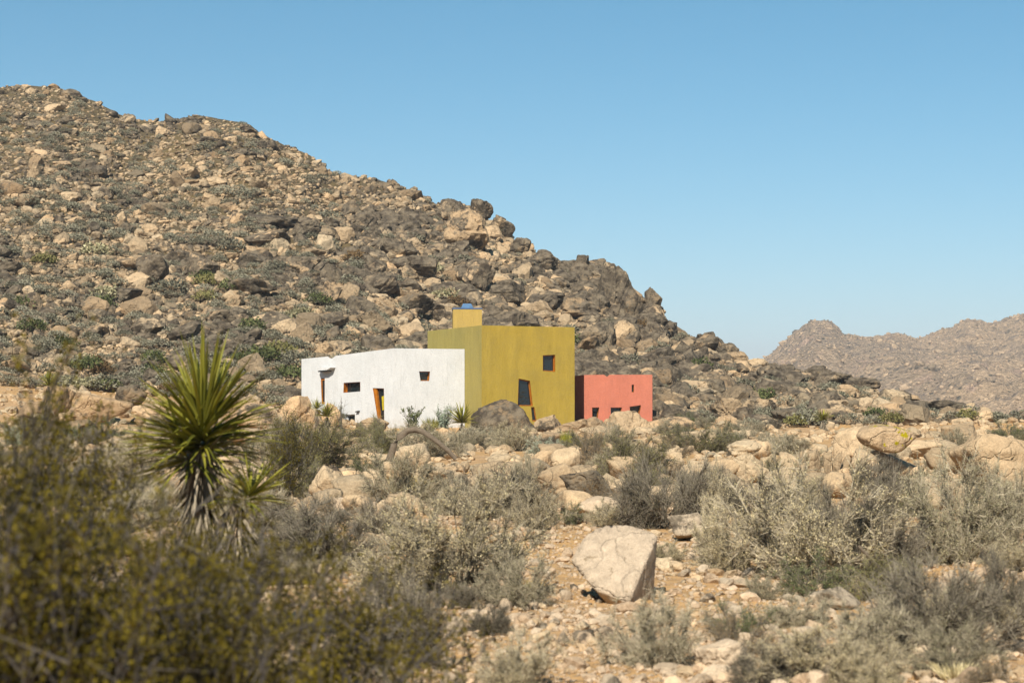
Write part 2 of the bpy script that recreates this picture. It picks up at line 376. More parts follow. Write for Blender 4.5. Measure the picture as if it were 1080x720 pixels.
house = link('house', None, loc=at(545, 452, 118)); tag(house, 'small desert house of three stucco blocks, white, mustard yellow and coral pink, among boulders', 'house')
HL = Vector(house.location)
def poly_obj(name, faces, mat, parent=house, label=None, base=HL):
    """faces: lists of world-space points"""
    bm = bmesh.new()
    for f in faces:
        try: bm.faces.new([bm.verts.new(Vector(p)-base) for p in f])
        except ValueError: pass
    bmesh.ops.remove_doubles(bm, verts=bm.verts, dist=0.0005); bmesh.ops.recalc_face_normals(bm, faces=bm.faces)
    me = bpy.data.meshes.new(name); bm.to_mesh(me); bm.free(); me.materials.append(mat)
    o = link(name, me, parent)
    if label: o['label'] = label
    return o
def facade(c0, c1, outline_px, holes_px):
    """wall in the vertical plane through ground points c0,c1 (x,y); px outlines are projected onto that plane"""
    c0 = Vector((*c0, 0)); c1 = Vector((*c1, 0)); d = (c1-c0).normalized(); n = Vector((d.y, -d.x, 0))
    if n.y > 0: n = -n
    def onpl(p):
        x, y, z = ray(*p); r = Vector((float(x), float(y), float(z))); k = c0.dot(n)/r.dot(n); return r*k
    out = [onpl(p) for p in outline_px]; hs_ = [[onpl(p) for p in h] for h in holes_px]
    loc = lambda P: Vector(((P-c0).dot(d), P.z, 0))
    allp = out+[q for h in hs_ for q in h]
    tris = tessellate_polygon([[loc(q) for q in out]]+[[loc(q) for q in h] for h in hs_])
    return [[allp[i] for i in tr] for tr in tris], out, hs_, n, d
def window(hole, n, d, depth, kind='wood', frame_w=0.09, label=None, split=0, pane=None):
    """lining in the opening, frame and pane at its back: window > frame, pane"""
    back = [q-n*depth for q in hole]; m = len(hole)
    lin = [[hole[i], hole[(i+1) % m], back[(i+1) % m], back[i]] for i in range(m)]
    # lining has thickness: inner copy set 5 mm inside
    c = sum(hole, Vector())/m
    lining = [[q+(c-q)*0.012+n*0.01 for q in (hole[i], hole[(i+1) % m])]+[q+(c-q)*0.012 for q in (back[(i+1) % m], back[i])] for i in range(m)]
    w = poly_obj('window', lining, M[kind] if kind != 'wood' else M['wood'], label=label)
    inner = []
    for q in back:
        v = c-n*depth-q; inner.append(q+v*min(0.3, frame_w/max(v.length, .01)*1.3))
    fr = []
    f0 = [q+n*0.05 for q in back]; f1 = [q+n*0.05 for q in inner]
    for i in range(m):
        j = (i+1) % m
        fr.append([f0[i], f0[j], f1[j], f1[i]]); fr.append([f1[i], f1[j], inner[j]-n*0.01, inner[i]-n*0.01])
    poly_obj('frame', fr, M['whitetrim'] if kind == 'white' else M['wood'], parent=w)
    poly_obj('pane', [[q+n*0.01 for q in inner]], M['glass'], parent=w)
    if pane:   # something pale or yellow seen low behind the glass edge (interior reflection board)
        poly_obj('curtain', [[q+n*0.018 for q in pane(inner)]], M['curtain'], parent=w)
    return w
def holes_faces(hs_, n, depth):
    fs = []
    for h in hs_:
        b = [q-n*depth for q in h]; m = len(h)
        fs += [[h[i], h[(i+1) % m], b[(i+1) % m], b[i]] for i in range(m)]
    return fs
def P2(px, Y): a = at(px, 440, Y); return (a[0], a[1])

# mustard block
YC, YR, YL = P2(508, 115), P2(606, 117.4), P2(451, 122.6)
fy, oy, hy, ny, dy = facade(YC, YR, [(508, 343), (606, 345), (606, 475), (508, 475)],
    [[(572.5, 374.5), (585.5, 374), (585.5, 392), (572.5, 391)], [(547, 399), (559, 401.5), (562, 428), (546, 428)],
     [(560, 429), (563.5, 429), (566, 444), (561.5, 444)]])
fl, ol, _, nl, dl = facade(YL, YC, [(451, 349), (508, 343), (508, 475), (451, 475)], [])
YB = Vector(oy[1])+(Vector(ol[0])-Vector(ol[1])); YB.z = oy[1].z
zt = ol[0].z
bk1 = [oy[1], YB, Vector((YB.x, YB.y, -2.5)), Vector((oy[1].x, oy[1].y, -2.5))]
bk2 = [YB, ol[0], Vector((ol[0].x, ol[0].y, -2.5)), Vector((YB.x, YB.y, -2.5))]
poly_obj('wall', fy+[bk1, bk2], M['yellow'], label='mustard yellow stucco walls of the tallest block')
poly_obj('wall', fl, M['olive'], label='olive mustard side wall of the tallest block')
dn = Vector((0, 0, 0.35))
poly_obj('roof', [[oy[0]-dn, oy[1]-dn, YB-dn, ol[0]-dn]], M['roof'])
lab = ['small upper square window in mustard wall', 'leaning tall dark window in mustard wall', 'narrow leaning slot beside the tall dark window']
for h, l in zip(hy, lab): window(h, ny, dy, 0.22 if l != lab[2] else 0.12, 'wood', 0.05, l)
# white block
WC, WR, WL = P2(415, 116.2), P2(490, 117.25), P2(318, 121.4)
fa, oa, ha, na, da = facade(WL, WC, [(318, 378.5), (346, 375.8), (348, 377.6), (350.5, 377.8), (354, 375), (415, 367.2), (415, 478), (318, 478)],
    [[(338.5, 399), (342.5, 398.5), (342.5, 426), (339.5, 426)], [(362.5, 403.5), (380, 402.5), (380, 412.5), (362.2, 414)],
     [(393.2, 409), (405, 409.4), (405.3, 444.3), (398.7, 444)],
     [(363.5, 437.5), (374.5, 436.5), (374.5, 446.5), (364, 447.5)]])
fb, ob, hb, nb, db = facade(WC, WR, [(415, 367.2), (490, 368), (490, 478), (415, 478)], [[(442, 391.5), (453.5, 391.5), (452.5, 401.5), (443.5, 401.5)]])
WB = ob[1]+Vector((-2.2, 6.5, 0)); WB2 = oa[0]+Vector((2.6, 6.5, 0)); WB.z = ob[1].z; WB2.z = oa[0].z
low = lambda q: Vector((q.x, q.y, -2.5))
poly_obj('wall', fa+fb+[[ob[1], WB, low(WB), low(ob[1])], [WB, WB2, low(WB2), low(WB)], [WB2, oa[0], low(oa[0]), low(WB2)]], M['white'], label='white stucco walls of the low left block')
dn = Vector((0, 0, 0.3)); poly_obj('roof', [[oa[0]-dn, oa[5]-dn, ob[1]-dn, WB-dn, WB2-dn]], M['roof'])
labs = ['tall narrow orange wooden slot in white wall', 'low wide window with orange wooden reveal', 'tall leaning window with wedge shaped wooden side', 'small low window with white inner frame']
window(ha[0], na, da, 0.10, 'wood', 0.10, labs[0])
window(ha[1], na, da, 0.30, 'wood', 0.04, labs[1])
w3 = window(ha[2], na, da, 0.18, 'wood', 0.04, labs[2])
window(ha[3], na, da, 0.22, 'white', 0.10, labs[3])
window(hb[0], nb, db, 0.30, 'wood', 0.05, 'small square window in white front wall')
def on_plane(p, c, n):
    x, y, z = ray(*p); r = Vector((float(x), float(y), float(z))); return r*(Vector((*c, 0)).dot(n)/r.dot(n))
def slab_on(name, pts_px, c, n, t0, t1, mat, parent=house, label=None):
    q = [on_plane(p, c, n) for p in pts_px]; a = [v+n*t0 for v in q]; b = [v+n*t1 for v in q]; m = len(q)
    return poly_obj(name, [a, b]+[[a[i], a[(i+1) % m], b[(i+1) % m], b[i]] for i in range(m)], mat, parent, label)
# leaning wooden side board and yellow curtain of the tall window
slab_on('side_board', [(393.5, 409.5), (396.6, 409.6), (400.6, 443.7), (399, 443.7)], WC, na, -0.16, -0.02, M['wood'], w3)
slab_on('curtain', [(401.0, 418), (403.6, 417), (403.9, 432), (401.8, 432.5)], WC, na, -0.14, -0.12, M['curtain'], w3)
slab_on('shelf', [(339.5, 387.6), (354, 387.6), (350, 390.2), (340.5, 390.9)], WL, na, 0.0, 0.42, M['white'], house, 'small white ledge jutting from the white wall')
slab_on('shelf_shadow', [(340, 391.1), (350, 390.4), (349.5, 391.6), (340.5, 392.3)], WL, na, 0.0, 0.38, M['black'], house)  # black strip modelled under the ledge in place of its shadow
slab_on('wall_lamp', [(376.5, 433.6), (379.6, 432.9), (379.6, 433.9), (376.5, 434.6)], WC, na, 0.0, 0.16, M['black'], house)
# coral block
RC, RR = P2(616, 119.8), P2(688, 120.3); RL = P2(603, 120.7)
fr_, orr, hr, nr_, dr = facade(RC, RR, [(616, 395.3), (637, 395), (640, 397.2), (643, 395), (688, 395), (688, 465), (616, 465)],
    [[(666.2, 405.5), (668.6, 405.5), (668.6, 413.5), (666.2, 413.5)], [(624.5, 429.5), (632, 429.5), (629.5, 446), (624.8, 446)],
     [(644, 429.5), (656, 429.5), (652, 446), (644.5, 446)], [(664, 428.6), (676, 427), (675.5, 431), (672, 446), (665.5, 446)]])
frl, orl, _, nrl, drl = facade(RL, RC, [(603, 396.6), (616, 395.3), (616, 465), (603, 465)], [])
RB = orr[4]+Vector((-2.6, 5.5, 0)); RB2 = orl[0]; RB.z = orr[4].z
poly_obj('wall', fr_+frl+[[orr[4], RB, low(RB), low(orr[4])], [RB, RB2, low(RB2), low(RB)]], M['pink'], label='coral pink stucco walls of the small right block')
dn = Vector((0, 0, 0.3)); poly_obj('roof', [[orr[0]-dn, orr[4]-dn, RB-dn, RB2-dn]], M['roof'])
for h, l in zip(hr, ['tiny upper slit window in coral wall', 'low left window in coral wall', 'low middle window in coral wall', 'slanted low right window in coral wall']):
    window(h, nr_, dr, 0.35 if 'upper' not in l else 0.2, 'wood', 0.03, l)
# tower on the mustard roof: drum, blue rim, skylight
tc = at(492.5, 340, 121.2)
def lathe(name, prof, mat, parent, loc, seg=40, label=None):
    a = np.linspace(0, 2*math.pi, seg, endpoint=False)+math.pi/4+.06; V = []; Fc = []
    for r, z in prof: V += [(r*math.cos(t), r*math.sin(t), z) for t in a]
    for k in range(len(prof)-1):
        for i in range(seg): j = (i+1) % seg; Fc.append((k*seg+i, k*seg+j, (k+1)*seg+j, (k+1)*seg+i))
    me = mesh_np(name, V, Fc, mat, seg > 8); o = link(name, me, parent, loc=Vector(loc)-HL)
    if label: o['label'] = label
    return o
rt = 15.5/F*121.2*1.38; ztop = float(at(492, 325.2, 120.5)[2])
tw = lathe('turret', [(rt, -1.2+tc[2]), (rt, ztop-0.06), (rt-0.05, ztop-0.02), (0.001, ztop-0.02)], M['orange'], house, (tc[0], tc[1], 0), 4, label='ochre square turret on the mustard roof')
rim = lathe('rim', [(rt+0.03, ztop-0.05), (rt+0.03, ztop+0.02), (rt-0.1, ztop+0.02), (rt-0.1, ztop-0.04)], M['blue'], tw, HL, 4)
sk = lathe('skylight', [(0.55, ztop-0.01), (0.53, ztop+0.06), (0.34, ztop+0.32), (0.001, ztop+0.33)], M['skyglass'], tw, HL, 4)

# ------------------------------------------------------------------ rocks
ICO = {}
def ico(level):
    if level not in ICO:
        bm = bmesh.new(); bmesh.ops.create_icosphere(bm, subdivisions=level, radius=1.0)
        ICO[level] = (np.array([v.co[:] for v in bm.verts]), np.array([[v.index for v in f.verts] for f in bm.faces])); bm.free()
    return ICO[level]
def rock_shape(seed, level=4, nplanes=12, p=50, rough=1.0, planes=None):
    D, Fc = ico(level); D = D/np.linalg.norm(D, axis=1)[:, None]; rg = np.random.default_rng(seed)
    if planes is None:
        N = rg.normal(size=(nplanes, 3)); N /= np.linalg.norm(N, axis=1)[:, None]; hh = rg.uniform(0.55, 1.0, nplanes)
        Q = np.linalg.qr(rg.normal(size=(3, 3)))[0]; N = np.vstack([N, Q, -Q]); hh = np.concatenate([hh, rg.uniform(0.75, 1.0, 6)])
    else:
        N = np.array([q[:3] for q in planes], float); hh = np.array([q[3] for q in planes], float); N /= np.linalg.norm(N, axis=1)[:, None]
    dn_ = D@N.T; rk = np.where(dn_ > 0.02, hh/np.maximum(dn_, 0.02), 50.)
    r = (rk**-p).sum(1)**(-1/p)
    o = rg.uniform(0, 50, 3); r = r*(1+.05*rough*vn(D*9+o, 9)*(level == 3))
    r = r*(1+rough*(0.08*vn(D*1.6+o, 1)+0.075*(0.4-np.abs(vn(D*3.4+o, 2)))+(0.03*vn(D*8+o, 3)+0.018*vn(D*17+o, 4) if level > 3 else 0)))
    if level > 2:   # one or two cracks
        for _ in range(2 if level > 3 else 1):
            c = rg.normal(size=3); c /= np.linalg.norm(c); off = rg.uniform(-0.35, 0.35)
            dd = np.abs(D@c-off+0.10*vn(D*3+o, 5)); r = r*(1-0.16*rough*np.exp(-(dd/0.05)**2))
    V = D*r[:, None]
    if planes is None:
        lo, hi = V.min(0), V.max(0); V = (V-(lo+hi)/2)/((hi-lo)/2)
    return V, Fc
PROTO = {}
def proto(level, k):
    if (level, k) not in PROTO: PROTO[(level, k)] = rock_shape(900+k*7+level, level, 9, 40)[0]
    return PROTO[(level, k)]
def rotz(V, a): c, s_ = math.cos(a), math.sin(a); return np.stack([V[:, 0]*c-V[:, 1]*s_, V[:, 0]*s_+V[:, 1]*c, V[:, 2]], -1)
BL = []        # every individual boulder: object, px, py, size px, tone, aspect
def boulder(cx, cy, w, h, tone, Y=None, label=None, hue=0.5, seed=None, mat='rock', level=4, tilt=0.0, depth=None, ground=True, planes=None, rough=1.0, p=50, group=None, name='boulder', P=None, turn=None):
    """boulder whose outline fills w x h photo pixels round (cx, cy) at depth Y"""
    seed = seed if seed is not None else int(cx*7+cy*13)
    if P is None:
        if Y is None:
            q = hit(cx, cy+h*0.45)[0]; Y = float(q[1])
        P = at(cx, cy, Y)
    Y = float(P[1]); hw = w/2/F*Y; hh = h/2/F*Y; hd = (depth or 0.8)*hw
    top = P[2]+hh; g = float(H(P[0], Y))
    if ground and top-2*hh > g-0.12*hh: hh = (top-g+0.25*hh)/2
    P = np.array([P[0], P[1], top-hh])
    V, Fc = rock_shape(seed, level, planes=planes, rough=rough, p=p, nplanes=7+seed % 5)
    if planes is None:
        if turn is not None: V = rotz(V, turn)
        V = V/np.abs(V).max(0)
    ct, st_ = math.cos(tilt), math.sin(tilt)
    V = V*np.array([hw, hd, hh]); V = np.stack([V[:, 0]*ct-V[:, 2]*st_, V[:, 1], V[:, 0]*st_+V[:, 2]*ct], -1)
    n = len(V); me = mesh_np(name, V, Fc, M[mat], Y < 112 or level > 3 and w > 60, {'tone': np.full(n, tone), 'hue': np.full(n, hue)})
    o = link(name, me, loc=P); BL.append([o, cx, cy, w*h, tone, w/max(h, 1), label, group, Y]); return o

# the pale boulder in the foreground: broad face to the camera, dark undercut facet on its right
def mkplanes(defs):
    out = []
    for n, p in defs: n = Vector(n).normalized(); out.append((*n, n.dot(Vector(p))))
    return out
A_ = (.85, .30, .55)
main_planes = mkplanes([((-.18, -.62, .75), A_), ((.95, -.33, -.12), A_), ((-.9, .1, .35), (-.95, 0, .3)), ((-.55, .1, .8), (-.62, 0, .78)), ((-.02, .12, 1), (-.1, 0, .97)),
    ((.38, .1, .92), (.5, 0, .88)), ((1, .15, .05), (.98, 0, .2)), ((-.75, .0, -.6), (-.9, 0, -.15)), ((-.55, -.42, -.72), (-.40, -.6, -.70)), ((.0, .0, -1), (.1, 0, -1.0)), ((0, 1, 0), (0, 1.1, 0)), ((.7, .7, 0), (.9, .6, 0)), ((0, -1, -.1), (0, -1.35, -.9))])
boulder(652, 594, 94, 88, -0.15, 17.9, 'large pale flat-faced boulder with shaded right side in the open gravel', 0.42, 5, 'rock_pale', 5, ground=False, planes=main_planes, rough=0.3, depth=0.8)
hand = [
 (726, 556, 46, 32, .30, None, 'grey boulder sitting just behind the pale flat-faced boulder', .2),
 (880, 632, 58, 27, .42, None, 'smooth grey boulder on the gravel below the silvery twig bush', .1),
 (995, 687, 78, 24, -.1, None, 'flat pale rock at the lower right under the dark brush', .4),
 (758, 692, 56, 36, .0, None, 'pale rock at the bottom edge beside a grey shrub', .4),
 (1078, 628, 30, 34, .3, None, 'grey rock cut by the right edge of the view', .3),
 (533, 447, 74, 52, .62, 111, 'big dark varnished boulder against the foot of the mustard wall', .7),
 (521, 429, 34, 12, .75, 113, 'thin dark slab lying on the shoulder of the dark boulder', .4),
 (576, 452, 34, 30, .28, 112.5, 'tan grey boulder right of the big dark one, below the leaning window', .5),
 (613, 455, 60, 32, .12, 112, 'rounded tan boulder below the corner where mustard meets coral', .6),
 (664, 448, 52, 31, .02, 114, 'pale angular split boulder in front of the low coral windows', .5),
 (640, 461, 44, 26, .15, 110, 'tan rock tucked under the pale split boulder', .6),
 (702, 451, 62, 24, .34, 115, 'brownish rounded boulder right of the coral block', .8),
 (722, 465, 70, 22, .05, 108, 'wide pale slab below the brownish rounded boulder', .5),
 (682, 462, 46, 24, .02, 109, 'pale boulder between the split boulder and the wide slab', .5),
 (316, 438, 42, 42, .10, 114, 'tall peach boulder at the left corner of the white block', .95),
 (350, 433, 20, 17, .15, 114.5, 'smooth peach boulder against the narrow wooden slot', .95),
 (328, 455, 70, 20, .02, 111, 'low peach slab below the tall corner boulder', .85),
 (268, 439, 64, 34, .18, 112, 'broad peach boulder with dark cleft left of the house', .95),
 (256, 462, 66, 22, .0, 106, 'low pale boulder behind the right leaves of the big yucca', .6),
 (393, 449, 36, 18, .36, 112, 'flat weathered rock under the small low window', .5),
 (108, 432, 70, 34, .08, 105, 'broad peach outcrop boulder at left behind the olive bush', .9),
 (62, 424, 34, 34, .12, 107, 'upright peach boulder left of the broad outcrop', .9),
 (36, 434, 34, 22, .1, 106, 'small peach boulder leftmost of the outcrop', .85),
 (72, 450, 60, 16, .05, 101, 'low peach ledge at the foot of the outcrop', .85),
 (138, 420, 36, 30, .5, 110, 'dark brown boulder right end of the left outcrop', .7),
 (158, 440, 34, 22, .3, 104, 'mottled rock just left of the yucca crown', .8),
 (528, 498, 66, 26, -.08, 66, 'wide pale flat-topped rock in the middle of the outcrop', .55),
 (505, 511, 54, 24, -.05, 62, 'pale rounded rock below the wide flat-topped one', .5),
 (572, 486, 30, 24, .05, 67, 'small peach block perched above the triangular pair', .9),
 (588, 506, 44, 36, .0, 63, 'pale triangular rock leaning left of a dark crack', .7),
 (616, 510, 54, 30, .55, 61, 'dark varnished wedge shaped rock with pale rim', .7),
 (455, 500, 44, 22, .0, 63, 'pale blocky rock left of the flat-topped one', .5),
 (418, 497, 34, 22, .02, 64, 'pale blocky rock above the straw tuft', .5),
 (395, 505, 30, 22, .05, 62, 'small pale rock left of the straw tuft', .5),
 (345, 510, 40, 40, .05, 57, 'pale rounded boulder behind the olive sprays', .5),
 (368, 534, 34, 22, .0, 50, 'pale split rock below the rounded boulder', .5),
 (312, 507, 34, 30, .05, 58, 'pale rock left of the rounded boulder', .5),
 (272, 500, 56, 20, .08, 62, 'low pale rock by the lower yucca leaves', .5),
 (400, 484, 30, 12, .0, 70, 'slim pale rock at the root of the arched branch', .5),
 (965, 474, 58, 22, -.02, 80, 'low pale rock under the right of the perched disc boulder', .65),
 (905, 470, 52, 42, -.05, 82, 'pale pillar rock left of the perched disc boulder', .65),
 (1000, 486, 50, 30, -.05, 74, 'pale rock left of the huge cream boulder', .55),
 (1062, 490, 116, 66, -.12, 68, 'huge cream boulder at the right edge', .75),
 (1012, 458, 40, 24, .1, 92, 'tan boulder above and left of the huge cream one', .7),
 (790, 476, 46, 24, .12, 82, 'grey white boulder in the shrubs above the ledge', .25),
 (712, 494, 26, 22, -.05, 70, 'small cream block left end of the right ledge', .5),
 (736, 500, 40, 22, -.05, 68, 'cream rock second in the right ledge', .5),
 (765, 492, 30, 16, -.05, 72, 'thin cream slab on top of the right ledge', .5),
 (800, 500, 34, 26, -.05, 68, 'blocky cream rock in the right ledge left of a dark gap', .5),
 (826, 497, 34, 28, -.05, 67, 'blocky cream rock in the right ledge right of a dark gap', .5),
 (700, 522, 60, 24, .05, 55, 'pale speckled rock among grey brush in the middle', .5),
 (770, 520, 70, 26, -.02, 54, 'long cream rock behind the silvery twig bush', .5),
 (660, 512, 50, 18, .05, 58, 'low pale slab right of the dark wedge', .5),
 (640, 535, 60, 24, .02, 44, 'low pale slab below the dark wedge shaped rock', .5),
 (940, 508, 40, 22, -.05, 62, 'cream rock below the perched disc boulder', .5),
 (980, 512, 36, 20, -.05, 62, 'small cream rock left of the brush by the cream giant', .5),
 (585, 462, 28, 14, .2, 100, 'small tan rock at the foot of the tan grey boulder', .6),
]
for i, (a, b, w, h, t_, Y, l, hu) in enumerate(hand):
    if Y and (Y <= 108 or a < 300): Y = None
    boulder(a, b, w, h, t_, Y, l, hu, mat='rock_near' if b > 530 else 'rock_mid' if t_ < .2 and b > 455 else 'rock', p=14 if w > 60 else 40)
boulder(940, 492, 84, 36, -.02, 51.3, 'pale rock directly beneath the perched disc boulder', .6, 91, 'rock_mid', ground=False)
boulder(933, 462, 64, 30, -.02, 50.5, 'flattened disc boulder with yellow lichen perched on other rocks', .6, 77, 'rock_lichen', ground=False, tilt=-0.05, rough=0.5, p=7, depth=1.0)
rb = np.random.default_rng(31)
for k in range(62):
    a = rb.uniform(225, 1085); b = rb.uniform(470, 528) if a > 640 else rb.uniform(474, 535)
    w = rb.uniform(18, 50)*(.7+.5*(b-470)/60); h = w*rb.uniform(.5, .85)
    boulder(a, b, w, h, rb.normal(-.02, .12), None, None, rb.uniform(.3, .8), seed=700+k, mat='rock_mid', level=3, tilt=rb.uniform(-.25, .25))
for i, (a, w, h, tl) in enumerate([(846, 13, 26, .05), (859, 14, 30, .02), (872, 9, 28, -.12), (882, 9, 28, -.25), (892, 9, 26, -.38), (902, 9, 24, -.5), (912, 9, 20, -.6)]):
    boulder(a, 488+i*0.8, w, h, -.08, 48+i*.2, '%s upright cream slab from the left in the fan of split rock' % ['first', 'second', 'third', 'fourth', 'fifth', 'sixth', 'seventh'][i], .55, 300+i, tilt=tl, ground=False, mat='rock_mid', group='leaning slabs of the split cream outcrop', rough=.6)
# named hillside boulders
hill_hand = [(492, 243, 46, 44, .30), (478, 222, 26, 26, .6), (508, 222, 24, 24, .7), (645, 303, 40, 50, .62), (668, 322, 24, 42, .6), (689, 315, 18, 24, .55), (691, 334, 20, 22, .5),
 (630, 353, 38, 28, .5), (612, 325, 40, 24, .45), (660, 352, 26, 30, .3), (572, 276, 26, 26, .62), (548, 262, 24, 22, .6), (613, 280, 16, 22, .65), (212, 284, 40, 34, .65), (160, 286, 34, 36, .65),
 (290, 233, 64, 14, .7), (282, 252, 46, 18, .6), (325, 240, 26, 22, .65), (345, 248, 26, 20, .4), (262, 302, 60, 18, .6), (315, 280, 46, 18, .55), (350, 312, 24, 30, .3), (748, 362, 26, 20, .4),
 (780, 421, 44, 30, .2), (800, 432, 40, 24, .6), (765, 433, 36, 26, .35), (838, 420, 44, 18, .7), (768, 455, 30, 34, .3), (808, 452, 36, 30, .5), (840, 440, 50, 20, .7), (878, 400, 40, 18, .5), (908, 406, 36, 16, .55),
 (948, 420, 40, 14, -.05), (1000, 431, 50, 18, .72), (1035, 440, 40, 16, .6), (970, 437, 34, 16, .5), (530, 240, 26, 26, .45), (420, 262, 40, 20, .6), (380, 235, 36, 18, .6), (400, 300, 40, 26, .55), (445, 285, 34, 30, .6),
 (500, 290, 44, 34, .5), (535, 310, 40, 28, .6), (575, 318, 40, 24, .6), (440, 325, 40, 30, .4), (395, 340, 36, 26, .35), (350, 340, 34, 24, .5), (65, 175, 20, 12, .1), (38, 172, 14, 18, .1), (262, 137, 18, 10, .35),
 (100, 350, 30, 16, .3), (160, 345, 30, 20, .45), (235, 335, 34, 20, .5), (718, 385, 30, 22, .6), (700, 400, 26, 22, .5), (735, 410, 34, 18, .25), (715, 350, 18, 14, .3), (800, 385, 24, 14, .3), (860, 395, 22, 14, .6)]
hp = hit(np.array([q[0] for q in hill_hand]), np.array([q[1]+q[3]*0.35 for q in hill_hand]), 118, 300, 360)
rs = np.random.default_rng(4)
for (a, b, w, h, t_), q in zip(hill_hand, hp):
    Y = float(q[1]) if np.isfinite(q[1]) else float(np.interp(a, DX, DD))*0.97
    boulder(a, b, w*1.05, h*1.05, t_, Y-0.3, None, rs.uniform(.2, .8), level=4, depth=.9, ground=False)

# random big boulders on the hill: the largest of the hillside rubble are individuals
def crest_y(px): return np.interp(px, CREST[:, 0], CREST[:, 1])
def foot_y(px): return np.interp(px, [0, 150, 300, 450, 600, 800, 1080], [412, 416, 424, 440, 440, 446, 452])
N = 84000
hx = rs.uniform(-230, 1290, N); fr = rs.uniform(0, 1, N)
cy_, fy_ = crest_y(hx), foot_y(hx)
keep = rs.uniform(0, 1, N) < np.clip((fy_-cy_)/300, 0.04, 1); hx, fr = hx[keep], fr[keep]
hyy = crest_y(hx)+1.0+fr*(foot_y(hx)-crest_y(hx)); hpz = hit(hx, hyy, 116, 300, 420)
ok = np.isfinite(hpz[:, 0]); hx, hyy, hpz = hx[ok], hyy[ok], hpz[ok]; N = len(hx)
zone = np.clip((hx-330)/150, 0, 1)*np.clip((820-hx)/120, 0.25, 1)     # the steep bouldery right flank
cl = vn2(hx, hyy*1.8, 48, 21)                                         # clusters of big dark rock
cl2 = vn2(hx, hyy*1.8, 20, 22)
u = rs.uniform(0, 1, N)
size = 0.15*(1-u)**(-0.33)
size *= (1+0.55*zone)*(1+1.1*np.clip(cl*1.6-0.05, 0, 1)*(0.35+0.65*zone))*(1-0.25*np.clip((hyy-330)/60, 0, 1)*(hx < 330))
size = np.clip(size*.93, 0.12, 1.15)
tone = np.clip(0.21+0.22*zone+0.8*cl+0.3*cl2+rs.normal(0, .24, N)+0.12*(size > 1.1), -0.15, 0.85)
hue_ = np.clip(rs.normal(.45, .25, N), 0, 1)
spx = size*2*F/hpz[:, 1]
order = np.argsort(-spx); NI = 300-len(BL)
inv = (hx[order] > 2) & (hx[order] < 1078); big = order[inv][:NI]; rest = np.concatenate([order[inv][NI:], order[~inv]])
for i in big:
    asp = rs.uniform(.55, .95); w = spx[i]*rs.uniform(.9, 1.15)
    boulder(float(hx[i]), float(hyy[i]), w, w*asp, float(tone[i]), label=None, hue=float(hue_[i]), seed=int(i)+2000, level=3, P=hpz[i]+np.array([0, 0, size[i]*.25]), ground=False, tilt=rs.uniform(-.5, .5), depth=.9)
def rubble(name, P, size, tone, hue, mat, levels, rg, flat=(.5, .95), sink=0.2, smooth=False):
    Vs, Fs, Ts, Hs = [], [], [], []; off = 0
    for lev in (1, 2, 3):
        D0, Fc = ico(lev)
        for k in range(12):
            ii = np.where((levels == lev) & (np.arange(len(P)) % 12 == k))[0]
            if not len(ii): continue
            V0 = proto(lev, k); n = len(ii)
            a = rg.uniform(0, 2*math.pi, n); b = rg.normal(0, .35, n); e = rg.normal(0, .3, n)
            sc = np.stack([rg.uniform(.8, 1.35, n), rg.uniform(.8, 1.2, n), rg.uniform(*flat, n)], -1)*size[ii, None]
            V = V0[None]*sc[:, None, :]
            def rot(V, ang, i0, i1):
                c, s_ = np.cos(ang)[:, None], np.sin(ang)[:, None]; W_ = V.copy()
                W_[..., i0] = V[..., i0]*c-V[..., i1]*s_; W_[..., i1] = V[..., i0]*s_+V[..., i1]*c; return W_
            V = rot(V, b, 0, 2); V = rot(V, e, 1, 2); V = rot(V, a, 0, 1)
            V = V+P[ii][:, None, :]+np.array([0, 0, 1.])*(size[ii]*sink)[:, None, None]
            Vs.append(V.reshape(-1, 3)); m = len(V0)
            Fs.append((Fc[None]+(off+np.arange(n)*m)[:, None, None]).reshape(-1, 3)); off += n*m
            Ts.append(np.repeat(tone[ii], m)); Hs.append(np.repeat(hue[ii], m))
    me = mesh_np(name, np.concatenate(Vs), np.concatenate(Fs), M[mat], smooth, {'tone': np.concatenate(Ts), 'hue': np.concatenate(Hs)})
    return link(name, me)
ro = rs.permutation(rest); spr = spx[ro]
lev = np.where(spr > 12, 3, np.where(spr > 5, 2, 1))
o = rubble('rubble', hpz[ro], size[ro], tone[ro], hue_[ro], 'rock', lev, rs)
tag(o, 'loose mass of tan and dark rocks covering the whole hillside', 'rubble', kind='stuff')

# stones of the mid-ground
N = 10500
gx = rs.uniform(-240, 1330, N); gy = rs.uniform(0, 1, N); gy = np.where(rs.uniform(0, 1, N) < .78, foot_y(gx)-6+gy*(545-foot_y(gx)), 520+gy**1.3*200)
gp = hit(gx, gy, 6, 130, 300); ok = np.isfinite(gp[:, 0]); gp = gp[ok]; gy = gy[ok]; N = len(gp)
sz = 0.05*(1-rs.uniform(0, 1, N))**(-.42)*np.clip(gp[:, 1]/45, .45, 2.6); sz = np.clip(sz, .02, np.minimum(.0052*gp[:, 1], .34))
o = rubble('scattered_stones', gp, sz, np.clip(rs.normal(-.02, .13, N), -.2, .6), np.clip(rs.normal(.55, .25, N), 0, 1), 'rock_mid', np.where(sz*2*F/gp[:, 1] > 9, 3, 2), rs, sink=.25)
tag(o, 'loose pale stones scattered over the desert floor', 'stones', kind='stuff')
N = 23000
gx = rs.uniform(-260, 1340, N); gy = 535+rs.uniform(0, 1, N)**1.1*200
gp = hit(gx, gy, 8, 60, 300); ok = np.isfinite(gp[:, 0]); gp = gp[ok]; N = len(gp)
sz = np.clip(0.010*(1-rs.uniform(0, 1, N))**(-.45)*(gp[:, 1]/14)**.6, .008, .09)
